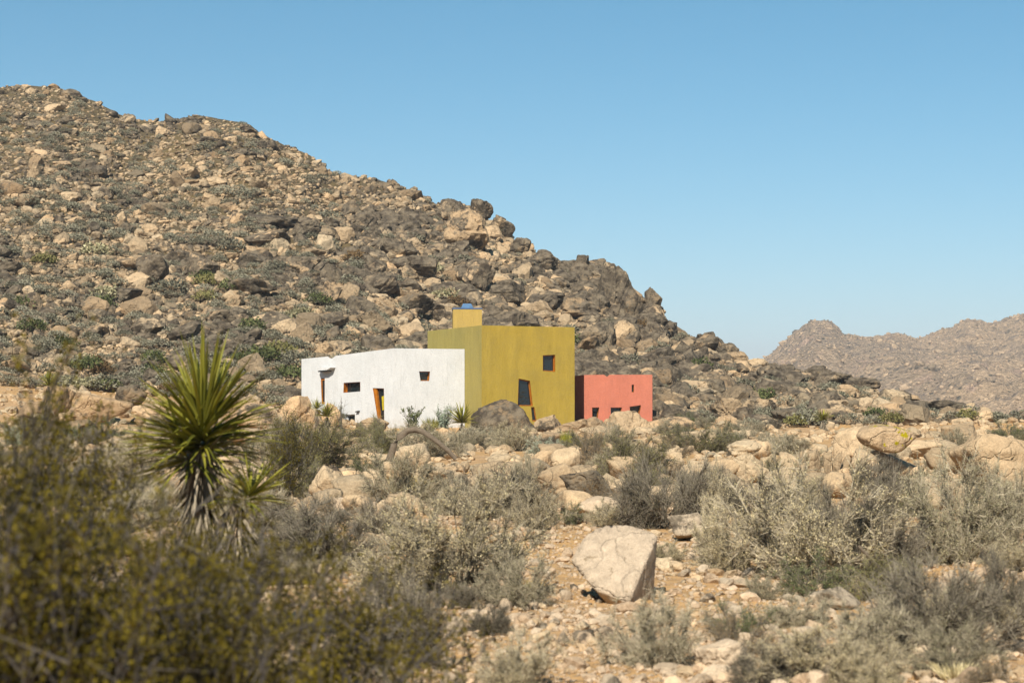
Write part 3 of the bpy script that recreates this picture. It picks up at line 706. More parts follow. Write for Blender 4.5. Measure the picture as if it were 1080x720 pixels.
o = rubble('gravel', gp, sz, np.clip(rs.normal(-.05, .15, N), -.2, .5), np.clip(rs.normal(.6, .3, N), 0, 1), 'rock_near', np.where(sz*2*F/gp[:, 1] > 5, 2, 1), rs, sink=.3)
tag(o, 'fine tan gravel covering the open ground', 'gravel', kind='stuff')

def mtn_z(X_, Y_):
    PXm = 540+X_/Y_*F; cl_ = np.clip((PXm-pxs[0]), 0, None)
    gi = np.clip(np.searchsorted(pxs, PXm)-1, 0, len(pxs)-2); gj = np.clip(((Y_-Ym[0])/(Ym[1]-Ym[0])).astype(int), 0, nr-2)
    fx = (PXm-pxs[gi])/(pxs[gi+1]-pxs[gi]); fy_ = (Y_-Ym[gj])/(Ym[1]-Ym[0])
    return (Z[gi, gj]*(1-fx)+Z[gi+1, gj]*fx)*(1-fy_)+(Z[gi, gj+1]*(1-fx)+Z[gi+1, gj+1]*fx)*fy_
N = 6000
mx = rs.uniform(770, 1110, N); my = MB+(MD-MB)*rs.uniform(.12, 1.0, N)**.8; mX = (mx-540)/F*my; mz = mtn_z(mX, my)
msz = np.clip(.42*(1-rs.uniform(0, 1, N))**(-.30), .4, 1.9)*np.where(my > MD-30, 1.3, 1)
def mrock():
    t = NT('far_granite', 0.95, 0.1); tone = t.attr('tone')
    return t.done(t.mul(t.mix(tone, (0.42, 0.315, 0.215), (0.13, 0.11, 0.08)), t.mrange(t.noise(t.pos(), .6, 3), .3, .7, .75, 1.25, False)))
M['far_rock'] = mrock()
o = rubble('mountain_rubble', np.stack([mX, my, mz], -1), msz, (rs.uniform(0, 1, N) < .3)*rs.uniform(.4, 1, N), np.full(N, .5), 'far_rock', np.full(N, 1), rs, flat=(.6, 1.1))
tag(o, 'countless pale and dark rocks speckling the distant mountain', 'rubble', kind='stuff')

# ------------------------------------------------------------------ plants
def strokes(P0, P1, r0, r1=0.0, sides=3):
    """thin tapered prisms from P0 to P1 -> verts, quads"""
    n = len(P0); d = P1-P0; L = np.linalg.norm(d, axis=1)[:, None]+1e-9; d = d/L
    ref = np.where(np.abs(d[:, 2:3]) > .9, np.array([[1., 0, 0]]), np.array([[0, 0, 1.]]))
    a = np.cross(d, ref); a /= np.linalg.norm(a, axis=1)[:, None]; b = np.cross(d, a)
    r0 = np.broadcast_to(np.asarray(r0, float), (n,))[:, None, None]; r1 = np.broadcast_to(np.asarray(r1, float), (n,))[:, None, None]
    t = np.arange(sides)*2*math.pi/sides; ring = a[:, None]*np.cos(t)[None, :, None]+b[:, None]*np.sin(t)[None, :, None]
    V = np.concatenate([P0[:, None]+ring*r0, P1[:, None]+ring*r1], 1).reshape(-1, 3)
    q = np.array([[i, (i+1) % sides, sides+(i+1) % sides, sides+i] for i in range(sides)])
    Fc = (q[None]+(np.arange(n)*2*sides)[:, None, None]).reshape(-1, 4)
    return V, Fc
def leaves(P, size, rg, up=0.3, asp=.5):
    n = len(P); d = rg.normal(size=(n, 3)); d[:, 2] += up; d /= np.linalg.norm(d, axis=1)[:, None]
    e = np.cross(d, rg.normal(size=(n, 3))); e /= np.linalg.norm(e, axis=1)[:, None]
    s_ = (np.asarray(size)*rg.uniform(.6, 1.4, n))[:, None]
    V = np.stack([P, P+d*s_*.5+e*s_*asp*.5, P+d*s_, P+d*s_*.5-e*s_*asp*.5], 1).reshape(-1, 3)
    return V, (np.arange(n)[:, None]*4+np.arange(4)[None])
def bush_parts(seed, R=.65, Hh=.6, nb=26, nt=2600, nl=5200, leaf=.022, twig_r=.0028, twig_l=.14, lean=0.0, spread=1.0, leafup=.4, stemr=.012, top=.45):
    """unit-ish shrub: stems from one root, twigs along them, leaves at the twig ends -> (woodV, woodF, woodTone, leafV, leafF, leafTone)"""
    rg = np.random.default_rng(seed)
    az = rg.uniform(0, 2*math.pi, nb); el = np.arccos(rg.uniform(.12, .98, nb)**.7)*spread
    lump = 1+.13*np.sin(az*3+seed)+rg.normal(0, .14, nb)
    tip = np.stack([np.cos(az)*np.sin(el)*R*lump+lean*R, np.sin(az)*np.sin(el)*R*lump, np.cos(el)*Hh*lump*.95+.08*Hh], -1)
    K = 7; t = np.linspace(0, 1, K)
    root = rg.normal(0, .04, (nb, 3))*R; root[:, 2] = -0.03
    ctrl = root+(tip-root)*np.array([.55, .55, .22]) if False else root+(tip-root)*.5+np.stack([np.cos(az)*R*.12, np.sin(az)*R*.12, -.12*Hh*np.ones(nb)], -1)
    pts = ((1-t)**2)[None, :, None]*root[:, None]+(2*t*(1-t))[None, :, None]*ctrl[:, None]+(t**2)[None, :, None]*tip[:, None]
    pts[:, 1:] += rg.normal(0, .03*R, (nb, K-1, 3))
    rad = stemr*(1-.8*t)
    wv, wf = [], []; off = 0
    for k in range(K-1):
        V, Fc = strokes(pts[:, k], pts[:, k+1], rad[k], rad[k+1], 4); wv.append(V); wf.append(Fc+off); off += len(V)
    toneW = [rg.uniform(.1, .6, 1).repeat(off)]
    # secondary branches
    n2 = nb*7; bi = rg.integers(0, nb, n2); ti = rg.uniform(.25, 1, n2)*(K-1.001); k0 = ti.astype(int); f_ = (ti-k0)[:, None]
    p0 = pts[bi, k0]*(1-f_)+pts[bi, k0+1]*f_
    out = p0/np.array([R, R, Hh]); out /= np.linalg.norm(out, axis=1)[:, None]+1e-6
    d = out*.8+rg.normal(0, .55, (n2, 3)); d[:, 2] += .08; d /= np.linalg.norm(d, axis=1)[:, None]
    p1 = p0+d*rg.uniform(.15, .4, n2)[:, None]*R; p1[:, 2] = np.maximum(p1[:, 2], .02)
    V, Fc = strokes(p0, p1, stemr*.4, stemr*.18); wv.append(V); wf.append(Fc+off); off += len(V); toneW.append(rg.uniform(.1, .9, n2).repeat(6))
    # twigs on secondaries
    si = rg.integers(0, n2, nt); f_ = rg.uniform(.1, 1, nt)[:, None]; q0 = p0[si]*(1-f_)+p1[si]*f_
    out = q0/np.array([R, R, Hh]); out /= np.linalg.norm(out, axis=1)[:, None]+1e-6
    d = out*.8+rg.normal(0, .6, (nt, 3)); d[:, 2] += .12; d /= np.linalg.norm(d, axis=1)[:, None]
    L = twig_l*rg.uniform(.4, 1.3, nt)[:, None]; q1 = q0+d*L; q1[:, 2] = np.maximum(q1[:, 2], .01)
    V, Fc = strokes(q0, q1, twig_r, twig_r*.4); wv.append(V); wf.append(Fc+off); off += len(V); toneW.append(rg.uniform(0, 1, nt).repeat(6))
    li = rg.integers(0, nt, nl); f_ = rg.uniform(.25, 1.08, nl)[:, None]; lp = q0[li]*(1-f_)+q1[li]*f_+rg.normal(0, .006, (nl, 3))
    lv, lf = leaves(lp, leaf, rg, leafup); tl = np.clip(rg.normal(.5, .28, nl), 0, 1).repeat(4)
    return np.concatenate(wv), np.concatenate(wf), np.concatenate(toneW), lv, lf, tl
KINDS = {
 'tan':   dict(w='twig_grey', l='leaf_tan', nb=34, nt=7500, nl=42000, leaf=.0105, twig_l=.11),
 'silver': dict(w='twig_grey', l='leaf_tan', nb=34, nt=6500, nl=30000, leaf=.0105, twig_l=.12, twig_r=.0030, stemr=.016),
 'grey':  dict(w='twig_grey', l='leaf_grey', nb=34, nt=6500, nl=32000, leaf=.0105, twig_l=.11),
 'dark':  dict(w='twig_dark', l='leaf_grey', nb=34, nt=6500, nl=12000, leaf=.010, twig_l=.18, twig_r=.0034, spread=1.08),
 'olive': dict(w='twig_dark', l='leaf_olive', nb=32, nt=4500, nl=30000, leaf=.013, twig_l=.14),
 'green': dict(w='twig_dark', l='leaf_green', nb=26, nt=2400, nl=14000, leaf=.018, twig_l=.12),
 'brown': dict(w='twig_dark', l='leaf_brown', nb=26, nt=2600, nl=11000, leaf=.015, twig_l=.14),
 'blue':  dict(w='twig_grey', l='leaf_blue', nb=22, nt=2200, nl=6500, leaf=.03, twig_l=.16),
}
PM = {}
def plant_meshes(kind, v):
    if (kind, v) in PM: return PM[(kind, v)]
    k = dict(KINDS[kind]); w, l = k.pop('w'), k.pop('l')
    a, b, c, d, e, f_ = bush_parts(100+v*31+sum(map(ord, kind)), **k)
    rx = np.percentile(np.hypot(d[:, 0], d[:, 1]), 94); zx = np.percentile(d[:, 2], 97)
    for q in (a, d): q[:, :2] *= .675/rx; q[:, 2] *= .62/zx
    PM[(kind, v)] = (mesh_np('stems', a, b, M[w], False, {'tone': c}), mesh_np('foliage', d, e, M[l], False, {'tone': f_}))
    return PM[(kind, v)]
SHR = []
nvar = [0]
def shrub(px, base, w, h, kind, label=None, Y=None, group=None, name='shrub', P=None, parts=True):
    """shrub whose outline fills about w x h photo pixels, rooted at (px, base)"""
    if P is None:
        P = hit(px, min(base, 735), 6, 135)[0] if Y is None else None
        if P is None or not np.isfinite(P[0]):
            Y = Y or 100.; P = at(px, base, Y); P[2] = H(P[0], Y)
        if base > 735: pass
    Y = float(P[1]); nvar[0] += 1; v = nvar[0] % 3
    sx = w/F*Y/1.35; sz_ = h/F*Y/.62
    m1, m2 = plant_meshes(kind, v)
    t = link(name, None, loc=(P[0], P[1], P[2]-0.02), rot=(0, 0, rs.uniform(0, 6.28)), scale=(sx, sx, sz_))
    link('stems', m1, t); link('foliage', m2, t)
    SHR.append([t, px, base, w*h, kind, label, group, Y]); return t
shr = [
 (478, 632, 200, 112, 'tan', 'large pale tan mounded shrub left of the pale flat-faced boulder'),
 (548, 640, 90, 50, 'grey', 'grey spreading shrub at the right foot of the large tan mound'),
 (418, 702, 130, 84, 'dark', 'dark wiry shrub in shade left of the bottom centre'),
 (552, 724, 100, 50, 'tan', 'pale twiggy shrub cut by the bottom edge in the middle'),
 (692, 704, 112, 66, 'grey', 'grey green shrub below the pale flat-faced boulder'),
 (782, 672, 76, 34, 'green', 'low dark green shrub right of the pale flat-faced boulder'),
 (848, 612, 200, 106, 'silver', 'big pale shrub of silvery bare branches right of centre'),
 (768, 606, 84, 72, 'tan', 'tan shrub against the left flank of the silvery bush'),
 (915, 610, 110, 90, 'dark', 'dark wiry bush at the right flank of the silvery bush'),
 (990, 690, 170, 88, 'dark', 'broad dark brush spreading over the lower right'),
 (1052, 664, 90, 70, 'dark', 'dark brush at the right edge above the flat pale rock'),
 (1010, 592, 130, 98, 'grey', 'tall grey brush in front of the huge cream boulder'),
 (1075, 580, 80, 80, 'grey', 'grey brush cut by the right edge below the cream giant'),
 (868, 718, 150, 56, 'tan', 'pale fluffy shrub at the bottom edge, right of centre'),
 (800, 722, 70, 36, 'dark', 'small dark shrub at the bottom edge beside the pale fluffy one'),
 (925, 726, 90, 40, 'tan', 'low tan shrub at the bottom edge below the dark brush'),
 (1050, 726, 80, 30, 'brown', 'low brown tuft in the bottom right corner'),
 (700, 558, 110, 62, 'dark', 'arching dark shrub behind the pale flat-faced boulder'),
 (745, 545, 60, 50, 'silver', 'small silvery shrub right of the arching dark one'),
 (562, 560, 64, 44, 'silver', 'whitish grey shrub above right of the large tan mound'),
 (520, 548, 60, 42, 'grey', 'grey shrub on top of the large tan mound'),
 (665, 506, 76, 44, 'olive', 'rounded olive shrub right of the dark wedge shaped rock'),
 (622, 492, 46, 36, 'brown', 'rusty brown shrub above the dark wedge shaped rock'),
 (552, 520, 38, 38, 'grey', 'upright grey shrub between the flat-topped rock and triangular rock'),
 (480, 524, 50, 24, 'dark', 'dark low shrub below the pale blocky rocks'),
 (448, 484, 76, 30, 'grey', 'grey rounded shrub under the arched dead branch'),
 (505, 474, 60, 22, 'grey', 'pale grey shrub at the foot of the dark varnished boulder'),
 (545, 476, 54, 22, 'tan', 'tan grey shrub below the right end of the dark varnished boulder'),
 (572, 482, 40, 18, 'blue', 'bluish round shrub below the mustard corner'),
 (400, 478, 50, 32, 'olive', 'olive grey shrub left of the arched dead branch'),
 (330, 492, 96, 46, 'olive', 'wide olive shrub below the peach boulders'),
 (295, 486, 60, 40, 'grey', 'grey shrub left of the wide olive one'),
 (735, 478, 80, 24, 'olive', 'low wide olive shrub below the pink end of the house'),
 (760, 470, 50, 22, 'green', 'dark green shrub right of the wide pale slab'),
 (720, 462, 40, 14, 'green', 'small dark green shrub on the brownish rounded boulder'),
 (830, 480, 60, 20, 'grey', 'grey shrub behind the fan of upright slabs'),
 (855, 492, 46, 16, 'tan', 'tan tuft left of the fan of upright slabs'),
 (1008, 478, 44, 22, 'grey', 'grey shrub between perched disc and cream giant'),
 (1066, 464, 44, 18, 'green', 'green shrub on the skyline at the right edge'),
 (918, 490, 30, 18, 'grey', 'small grey shrub under the perched disc boulder'),
 (885, 520, 34, 16, 'green', 'small green shrub below the fan of upright slabs'),
 (730, 450, 40, 12, 'green', 'dark green mat at the foot of the hill right of the pink block'),
 (330, 600, 150, 64, 'dark', 'dark tangled brush behind the olive sprays left of the tan mound'),
 (270, 560, 100, 44, 'grey', 'grey shrub at the foot of the big yucca, right side'),
 (230, 618, 120, 54, 'dark', 'dark tangled brush below the big yucca'),
 (400, 566, 60, 36, 'dark', 'dark shrub left of the large tan mound top'),
 (150, 560, 110, 44, 'grey', 'grey shrub left of the yucca trunk'),
 (60, 520, 110, 40, 'grey', 'grey shrub at left below the peach outcrop'),
 (150, 500, 90, 34, 'tan', 'pale shrub between peach outcrop and yucca'),
 (215, 490, 60, 30, 'olive', 'olive shrub right behind the yucca trunk'),
 (95, 470, 70, 26, 'green', 'green leafy shrub on the low peach ledge'),
 (30, 470, 60, 28, 'olive', 'olive shrub at the left edge under the outcrop'),
 (190, 462, 50, 20, 'grey', 'grey shrub behind the yucca crown base'),
 (352, 446, 26, 14, 'green', 'small green clump at the corner of the white wall'),
]
for q in shr: shrub(*q)
# random shrubs on the flat, kept off the house
nr2 = 0
rr = np.random.default_rng(12)
cand = []
for _ in range(2400):
    x = rr.uniform(-30, 1110); y = rr.choice([rr.uniform(452, 500), rr.uniform(480, 560), rr.uniform(540, 720)], p=[.68, .26, .06])
    cand.append((x, y))
cp = hit(np.array([c[0] for c in cand]), np.array([c[1] for c in cand]), 6, 128)
used = []
for (x, y), p in zip(cand, cp):
    if not np.isfinite(p[0]) or nr2 >= 175: continue
    Y = p[1]
    if 560 < x < 760 and y > 600: continue
    if 100 < Y and 380 < x < 700: continue
    if 600 < x < 700 and y < 472: continue
    if (870 < x < 1080 and y < 492) or (830 < x < 925 and y < 512) or (400 < x < 640 and 478 < y < 530) or (300 < x < 420 and y < 462) or (690 < x < 840 and 484 < y < 508) or (330 < x < 385 and 490 < y < 535) or (40 < x < 150 and y < 462) or (230 < x < 300 and y < 470): continue
    w = rr.uniform(.7, 1.7)*F/Y; h = w*rr.uniform(.36, .56)
    if y > 560: w *= .5; h *= .5
    if any(abs(x-a) < (w+b_)*.31 and abs(y-c) < (h+d_)*.38 for a, c, b_, d_ in used): continue
    used.append((x, y, w, h)); nr2 += 1
    k = rr.choice(['grey', 'tan', 'olive', 'dark', 'brown', 'green', 'blue'], p=[.3, .2, .2, .13, .06, .08, .03])
    shrub(x, y, w, h, k, None, P=p)

# a few beyond the edges of the view, so the brush does not stop at the frame
for k in range(26):
    x = rr.choice([rr.uniform(-230, -60), rr.uniform(1140, 1330)]); y = rr.uniform(462, 640); p = hit(x, y, 6, 125)[0]
    if not np.isfinite(p[0]): continue
    w = rr.uniform(.8, 1.7)*F/p[1]; shrub(x, y, w, w*rr.uniform(.36, .56), rr.choice(['grey', 'tan', 'olive', 'dark']), None, P=p)

# hillside shrubs: small low-poly leaf clumps
def clump(seed, n=560, R=.5, Hh=.42):
    rg = np.random.default_rng(seed); P = rg.normal(size=(n, 3)); P /= np.linalg.norm(P, axis=1)[:, None]; P[:, 2] = np.abs(P[:, 2])
    P *= rg.uniform(.35, 1, n)[:, None]**.5*(1+.25*vn(P*2+seed, 3))[:, None]; P = P*np.array([R, R, Hh])
    V, Fc = leaves(P, .095, rg, .8, .5); return V, Fc, np.clip(rg.normal(.5, .3, n), 0, 1).repeat(4)
HM = {}
for kn in ('hill_green', 'hill_olive', 'hill_grey', 'hill_brown', 'leaf_grey'):
    for v in range(3):
        a, b, c = clump(50+v); HM[(kn, v)] = mesh_np('shrub', a, b, M[kn], False, {'tone': c})
N = 3100
sx_ = rs.uniform(-230, 1290, N); fr = rs.uniform(0, 1, N)**.8; k = rs.uniform(0, 1, N) < np.clip((foot_y(sx_)-crest_y(sx_))/300, .06, 1)*(1-.35*((sx_ > 380) & (sx_ < 800))); sx_, fr = sx_[k], fr[k]
sy_ = crest_y(sx_)+2+fr*(foot_y(sx_)-crest_y(sx_)+4); sp = hit(sx_, sy_, 116, 300, 420); k = np.isfinite(sp[:, 0]) & ~((sx_ > 320) & (sx_ < 730) & (sy_ > 418)); sx_, sy_, sp = sx_[k], sy_[k], sp[k]
ss = rs.uniform(.55, 1.5, len(sx_))*(1+.5*(rs.uniform(0, 1, len(sx_)) < .1)); so_ = np.argsort(-ss/sp[:, 1]+10*((sx_ < 2) | (sx_ > 1078)))
kk = rs.choice(['hill_green', 'hill_olive', 'hill_grey', 'hill_brown', 'leaf_grey'], len(sx_), p=[.2, .2, .36, .09, .15])
NS = 300-len(SHR)
for i in so_[:NS]:
    o = link('shrub', HM[(kk[i], int(i) % 3)], loc=sp[i]+np.array([0, -.25, .15]), rot=(0, 0, rs.uniform(0, 6)), scale=(ss[i]*1.2, ss[i]*1.2, ss[i]*1.1))
    SHR.append([o, float(sx_[i]), float(sy_[i]), float(ss[i])/sp[i, 1]*100, {'hill_green': 'green', 'hill_olive': 'olive', 'hill_grey': 'grey', 'hill_brown': 'brown', 'leaf_grey': 'tan'}[kk[i]], None, 'shrubs dotted over the hillside', float(sp[i, 1])])
Vs, Fs, Ts = [], [], []; off = 0
for i in so_[NS:]:
    a, b, c = clump(50+int(i) % 3, 330); a = a*ss[i]*np.array([1.2, 1.2, 1.])*1.0+sp[i]+np.array([0, -.25, .15]); Vs.append(a); Fs.append(b+off); off += len(a)
    Ts.append(np.clip(c+rs.uniform(-.4, .4), 0, 1))
o = link('scrub', mesh_np('scrub', np.concatenate(Vs), np.concatenate(Fs), M['hill_grey'], False, {'tone': np.concatenate(Ts)}))
tag(o, 'low grey green scrub speckling the rocky hillside', 'scrub', kind='stuff')

# creosote bushes, very close to the camera, out of focus
def creosote(seed, Hh, R, nb=34, nl=18000):
    rg = np.random.default_rng(seed); az = rg.uniform(0, 6.28, nb); out = rg.uniform(.15, 1, nb)*R
    tip = np.stack([np.cos(az)*out, np.sin(az)*out, Hh*(1-.35*(out/R)**2)*rg.uniform(.75, 1.05, nb)], -1)
    K = 9; t = np.linspace(0, 1, K); root = rg.normal(0, .05, (nb, 3)); root[:, 2] = 0
    ctrl = root+(tip-root)*np.array([.3, .3, .55])
    pts = ((1-t)**2)[None, :, None]*root[:, None]+(2*t*(1-t))[None, :, None]*ctrl[:, None]+(t**2)[None, :, None]*tip[:, None]
    pts[:, 1:] += rg.normal(0, .018, (nb, K-1, 3)); wv, wf, off = [], [], 0
    for k in range(K-1):
        V, Fc = strokes(pts[:, k], pts[:, k+1], .0062*(1-.75*t[k]), .0062*(1-.75*t[k+1]), 4); wv.append(V); wf.append(Fc+off); off += len(V)
    tw = [np.full(off, .5)]
    n2 = nb*16; bi = rg.integers(0, nb, n2); ti = rg.uniform(.3, 1, n2)*(K-1.001); k0 = ti.astype(int); f_ = (ti-k0)[:, None]
    p0 = pts[bi, k0]*(1-f_)+pts[bi, k0+1]*f_; d = rg.normal(0, .6, (n2, 3)); d[:, 2] += .7; d /= np.linalg.norm(d, axis=1)[:, None]
    p1 = p0+d*rg.uniform(.08, .28, n2)[:, None]; V, Fc = strokes(p0, p1, .003, .0012); wv.append(V); wf.append(Fc+off); off += len(V); tw.append(rg.uniform(0, 1, n2).repeat(6))
    li = rg.integers(0, n2, nl); f_ = rg.beta(3, 1.3, nl)[:, None]; lp = p0[li]*(1-f_)+p1[li]*f_+rg.normal(0, .014, (nl, 3))
    lv, lf = leaves(lp, .0135, rg, .5, .55)
    return (mesh_np('stems', np.concatenate(wv), np.concatenate(wf), M['bark_creo'], False, {'tone': np.concatenate(tw)}),
            mesh_np('foliage', lv, lf, M['leaf_creo'], False, {'tone': np.clip(rg.normal(.45, .3, nl), 0, 1).repeat(4)}))
CR = [creosote(7+i, 1.0, .75) for i in range(3)]
creo = [(215, 9.5, 540, .8, 'creosote bush hiding the foot of the big yucca'),
        (-95, 5.4, 440, 1.25, 'blurred olive creosote bush filling the left edge, close to the camera'),
        (72, 5.4, 505, 1.2, 'olive creosote bush second from the left edge, out of focus'),
        (165, 5.8, 545, 1.1, 'olive creosote bush below the big yucca, out of focus'),
        (262, 6.3, 570, 1.15, 'olive creosote bush low in front, third from the left'),
        (352, 7.4, 588, 1.1, 'small olive creosote bush nearest the dark wiry shrub'),
        (110, 7.8, 520, 1.1, 'thin creosote bush standing behind the blurred foreground ones'),
        (20, 8.8, 420, 1.0, 'sparse creosote bush with high sprays at the far left'),
        (300, 30.0, 440, .95, 'small olive creosote with loose sprays below the white block')]
for i, (px, Y, ty, wsc, lab_) in enumerate(creo):
    x = (px-540)/F*Y; g = float(H(x, Y)); top = float(at(px, ty, Y)[2]); hgt = top-g
    t = link('creosote_bush', None, loc=(x, Y, g-.02), rot=(0, 0, i*1.3+2.2), scale=(wsc, wsc, hgt))
    link('stems', CR[i % 3][0], t); link('foliage', CR[i % 3][1], t); tag(t, lab_, 'creosote bush', 'creosote bushes in the left foreground' if i < 7 else None)

# yuccas
def blades(root, dirs, L, w, rg, droop=.17, seg=5):
    """sword leaves: V-section, tapered, slightly bent"""
    n = len(root); t = np.linspace(0, 1, seg+1); side = np.cross(dirs, np.array([0, 0, 1.])); side /= np.linalg.norm(side, axis=1)[:, None]+1e-9
    nor = np.cross(side, dirs); tw_ = rg.uniform(-.5, .5, n)[:, None]; side, nor = side*np.cos(tw_)+nor*np.sin(tw_), nor*np.cos(tw_)-side*np.sin(tw_)
    L = L[:, None, None]; c = root[:, None]+dirs[:, None]*L*t[None, :, None]+np.array([0, 0, -1.])*droop*L*(t**2)[None, :, None]*rg.uniform(.1, 1.0, n)[:, None, None]**2*2.4
    prof = np.interp(t, [0, .12, .45, .85, 1], [.75, .9, 1, .5, .02])*w
    a = c+side[:, None]*prof[None, :, None]; b = c-side[:, None]*prof[None, :, None]; m = c-nor[:, None]*prof[None, :, None]*.45
    V = np.stack([a, m, b], 2).reshape(-1, 3); f_ = []
    for k in range(seg):
        for j in (0, 1): f_.append([k*3+j, k*3+j+1, k*3+3+j+1, k*3+3+j])
    Fc = (np.array(f_)[None]+(np.arange(n)*(seg+1)*3)[:, None, None]).reshape(-1, 4)
    return V, Fc, rg.uniform(0, 1, n).repeat((seg+1)*3)
def rosette(seed, n, L, w, zmin=-.25, axis=(0, 0, 1.), centre=(0, 0, 0), spreadz=.16):
    rg = np.random.default_rng(seed); z = rg.uniform(zmin, 1, n)**1; a = rg.uniform(0, 6.28, n); s_ = np.sqrt(1-z*z)
    d = np.stack([s_*np.cos(a), s_*np.sin(a), z], -1)+np.array(axis)*.25; d /= np.linalg.norm(d, axis=1)[:, None]
    root = np.array(centre)+d*.03+np.array(axis)*(z*.5+.3)[:, None]*spreadz
    return blades(root, d, L*rg.uniform(.72, 1.1, n)*(.8+.2*np.clip(z+.6, 0, 1)), w, rg)
def dead_skirt(seed, n, L, w, z0, z1, centre=(0, 0, 0)):
    rg = np.random.default_rng(seed); a = rg.uniform(0, 6.28, n); d = np.stack([np.cos(a)*.45, np.sin(a)*.45, rg.uniform(-1.2, -.4, n)], -1); d /= np.linalg.norm(d, axis=1)[:, None]
    root = np.array(centre)+np.stack([np.cos(a)*.06, np.sin(a)*.06, rg.uniform(z0, z1, n)], -1)
    return blades(root, d, L*rg.uniform(.6, 1.1, n), w, rg, .1)
def cat3(parts):
    V, Fc, T = [], [], []; off = 0
    for a, b, c in parts: V.append(a); Fc.append(b+off); T.append(c); off += len(a)
    return np.concatenate(V), np.concatenate(Fc), np.concatenate(T)
def tube(name, pts, rads, mat, parent=None, seg=9, wob=.08, seed=0, **kw):
    pts = np.asarray(pts, float); rg = np.random.default_rng(seed); V, Fc = [], []
    for i, (p, r) in enumerate(zip(pts, rads)):
        d = pts[min(i+1, len(pts)-1)]-pts[max(i-1, 0)]; d /= np.linalg.norm(d)+1e-9
        ref = np.array([1., 0, 0]) if abs(d[2]) > .8 else np.array([0, 0, 1.]); a = np.cross(d, ref); a /= np.linalg.norm(a); b = np.cross(d, a)
        for k in range(seg): t = k*2*math.pi/seg; V.append(p+(a*math.cos(t)+b*math.sin(t))*r*(1+rg.normal(0, wob)))
    for i in range(len(pts)-1):
        for k in range(seg): j = (k+1) % seg; Fc.append((i*seg+k, i*seg+j, (i+1)*seg+j, (i+1)*seg+k))
    me = mesh_np(name, V, Fc, mat); return link(name, me, parent, **kw)
YY_ = 14.0; yb = at(212, 440, YY_); gz = float(H(yb[0], YY_)); yz = float(at(212, 478, YY_)[2])-gz
yu = link('yucca', None, loc=(yb[0], YY_, gz)); tag(yu, 'big spiky yellow green yucca in the left foreground', 'yucca')
tube('trunk', [(0, 0, -.05), (.02, 0, yz*.4), (-.02, 0, yz*.75), (0, 0, yz+.03)], [.11, .10, .09, .06], M['bark'], yu)
tube('branch', [(0, 0, yz*.45), (.16, -.04, yz*.62), (.28, -.05, yz*.72)], [.07, .06, .05], M['bark'], yu, seed=3)
V, Fc, T = cat3([rosette(1, 300, .68, .0135, -.35, (0.10, 0, 1.), (0, 0, yz), .26), rosette(11, 70, .6, .0125, -.5, (-.5, -.2, .5), (-.07, 0, yz-.05), .1)])
link('leaves', mesh_np('leaves', V, Fc, M['yucca'], False, {'tone': T}), yu)
V, Fc, T = rosette(2, 80, .34, .011, -.3, (.5, 0, .6), (.3, -.05, yz*.74)); o = link('leaves', mesh_np('leaves', V, Fc, M['yucca'], False, {'tone': T}), yu); o['label'] = 'smaller lower yucca head'
V, Fc, T = cat3([rosette(21, 45, .55, .011, -.7, (0, 0, .2), (0, 0, yz-.05), .1), dead_skirt(3, 420, .26, .010, yz*.55, yz*1.02), dead_skirt(4, 110, .22, .010, yz*.5, yz*.72, (.27, -.05, 0)), dead_skirt(5, 220, .28, .010, yz*.15, yz*.6)])
link('dead_leaves', mesh_np('dead_leaves', V, Fc, M['yucca_dead'], False, {'tone': T}), yu)
# smaller ones
def small_yucca(px, py, Y, L, label, dead=False, green=True, tr=.0, n=90, name='yucca', group=None):
    P = at(px, py, Y); g = float(H(P[0], Y)); tr_ = max(P[2]-g, .1); t = link(name, None, loc=(P[0], Y, g)); tag(t, label, 'yucca', group)
    tube('trunk', [(0, 0, -.05), (.03, 0, tr_*.5), (0, 0, tr_+.02)], [.09, .08, .06], M['bark'], t)
    if green:
        V, Fc, T = rosette(int(px), n, L, L*.028, -.1, (0, 0, 1.), (0, 0, tr_)); link('leaves', mesh_np('leaves', V, Fc, M['yucca'], False, {'tone': T}), t)
    V, Fc, T = dead_skirt(int(px)+1, 50 if green else 110, L*.8, L*.028, tr_*.4, tr_, (0, 0, 0)); link('dead_leaves', mesh_np('dead_leaves', V, Fc, M['yucca_dead'], False, {'tone': T}), t)
    return t
small_yucca(487, 447, 108, 1.15, 'green yucca in front of the corner of white and mustard walls', n=120)
small_yucca(345, 440, 108, .95, 'green yucca with dead grey skirt at the left corner of the white wall')
small_yucca(334, 432, 109, .6, 'small green yucca left of the skirted one')
small_yucca(398, 449, 107, .95, 'dried brown yucca below the tall leaning window', green=False)
small_yucca(51, 408, 88, .75, 'small round-headed yucca on a thin trunk at the far left')
small_yucca(868, 428, 128, .8, 'small yucca among boulders at the foot of the hill, right side') if False else small_yucca(868, 444, 112, .8, 'small yucca among boulders below the right slope')
small_yucca(40, 215, 190, 1.5, 'dark yucca high on the slope at far left') if False else None

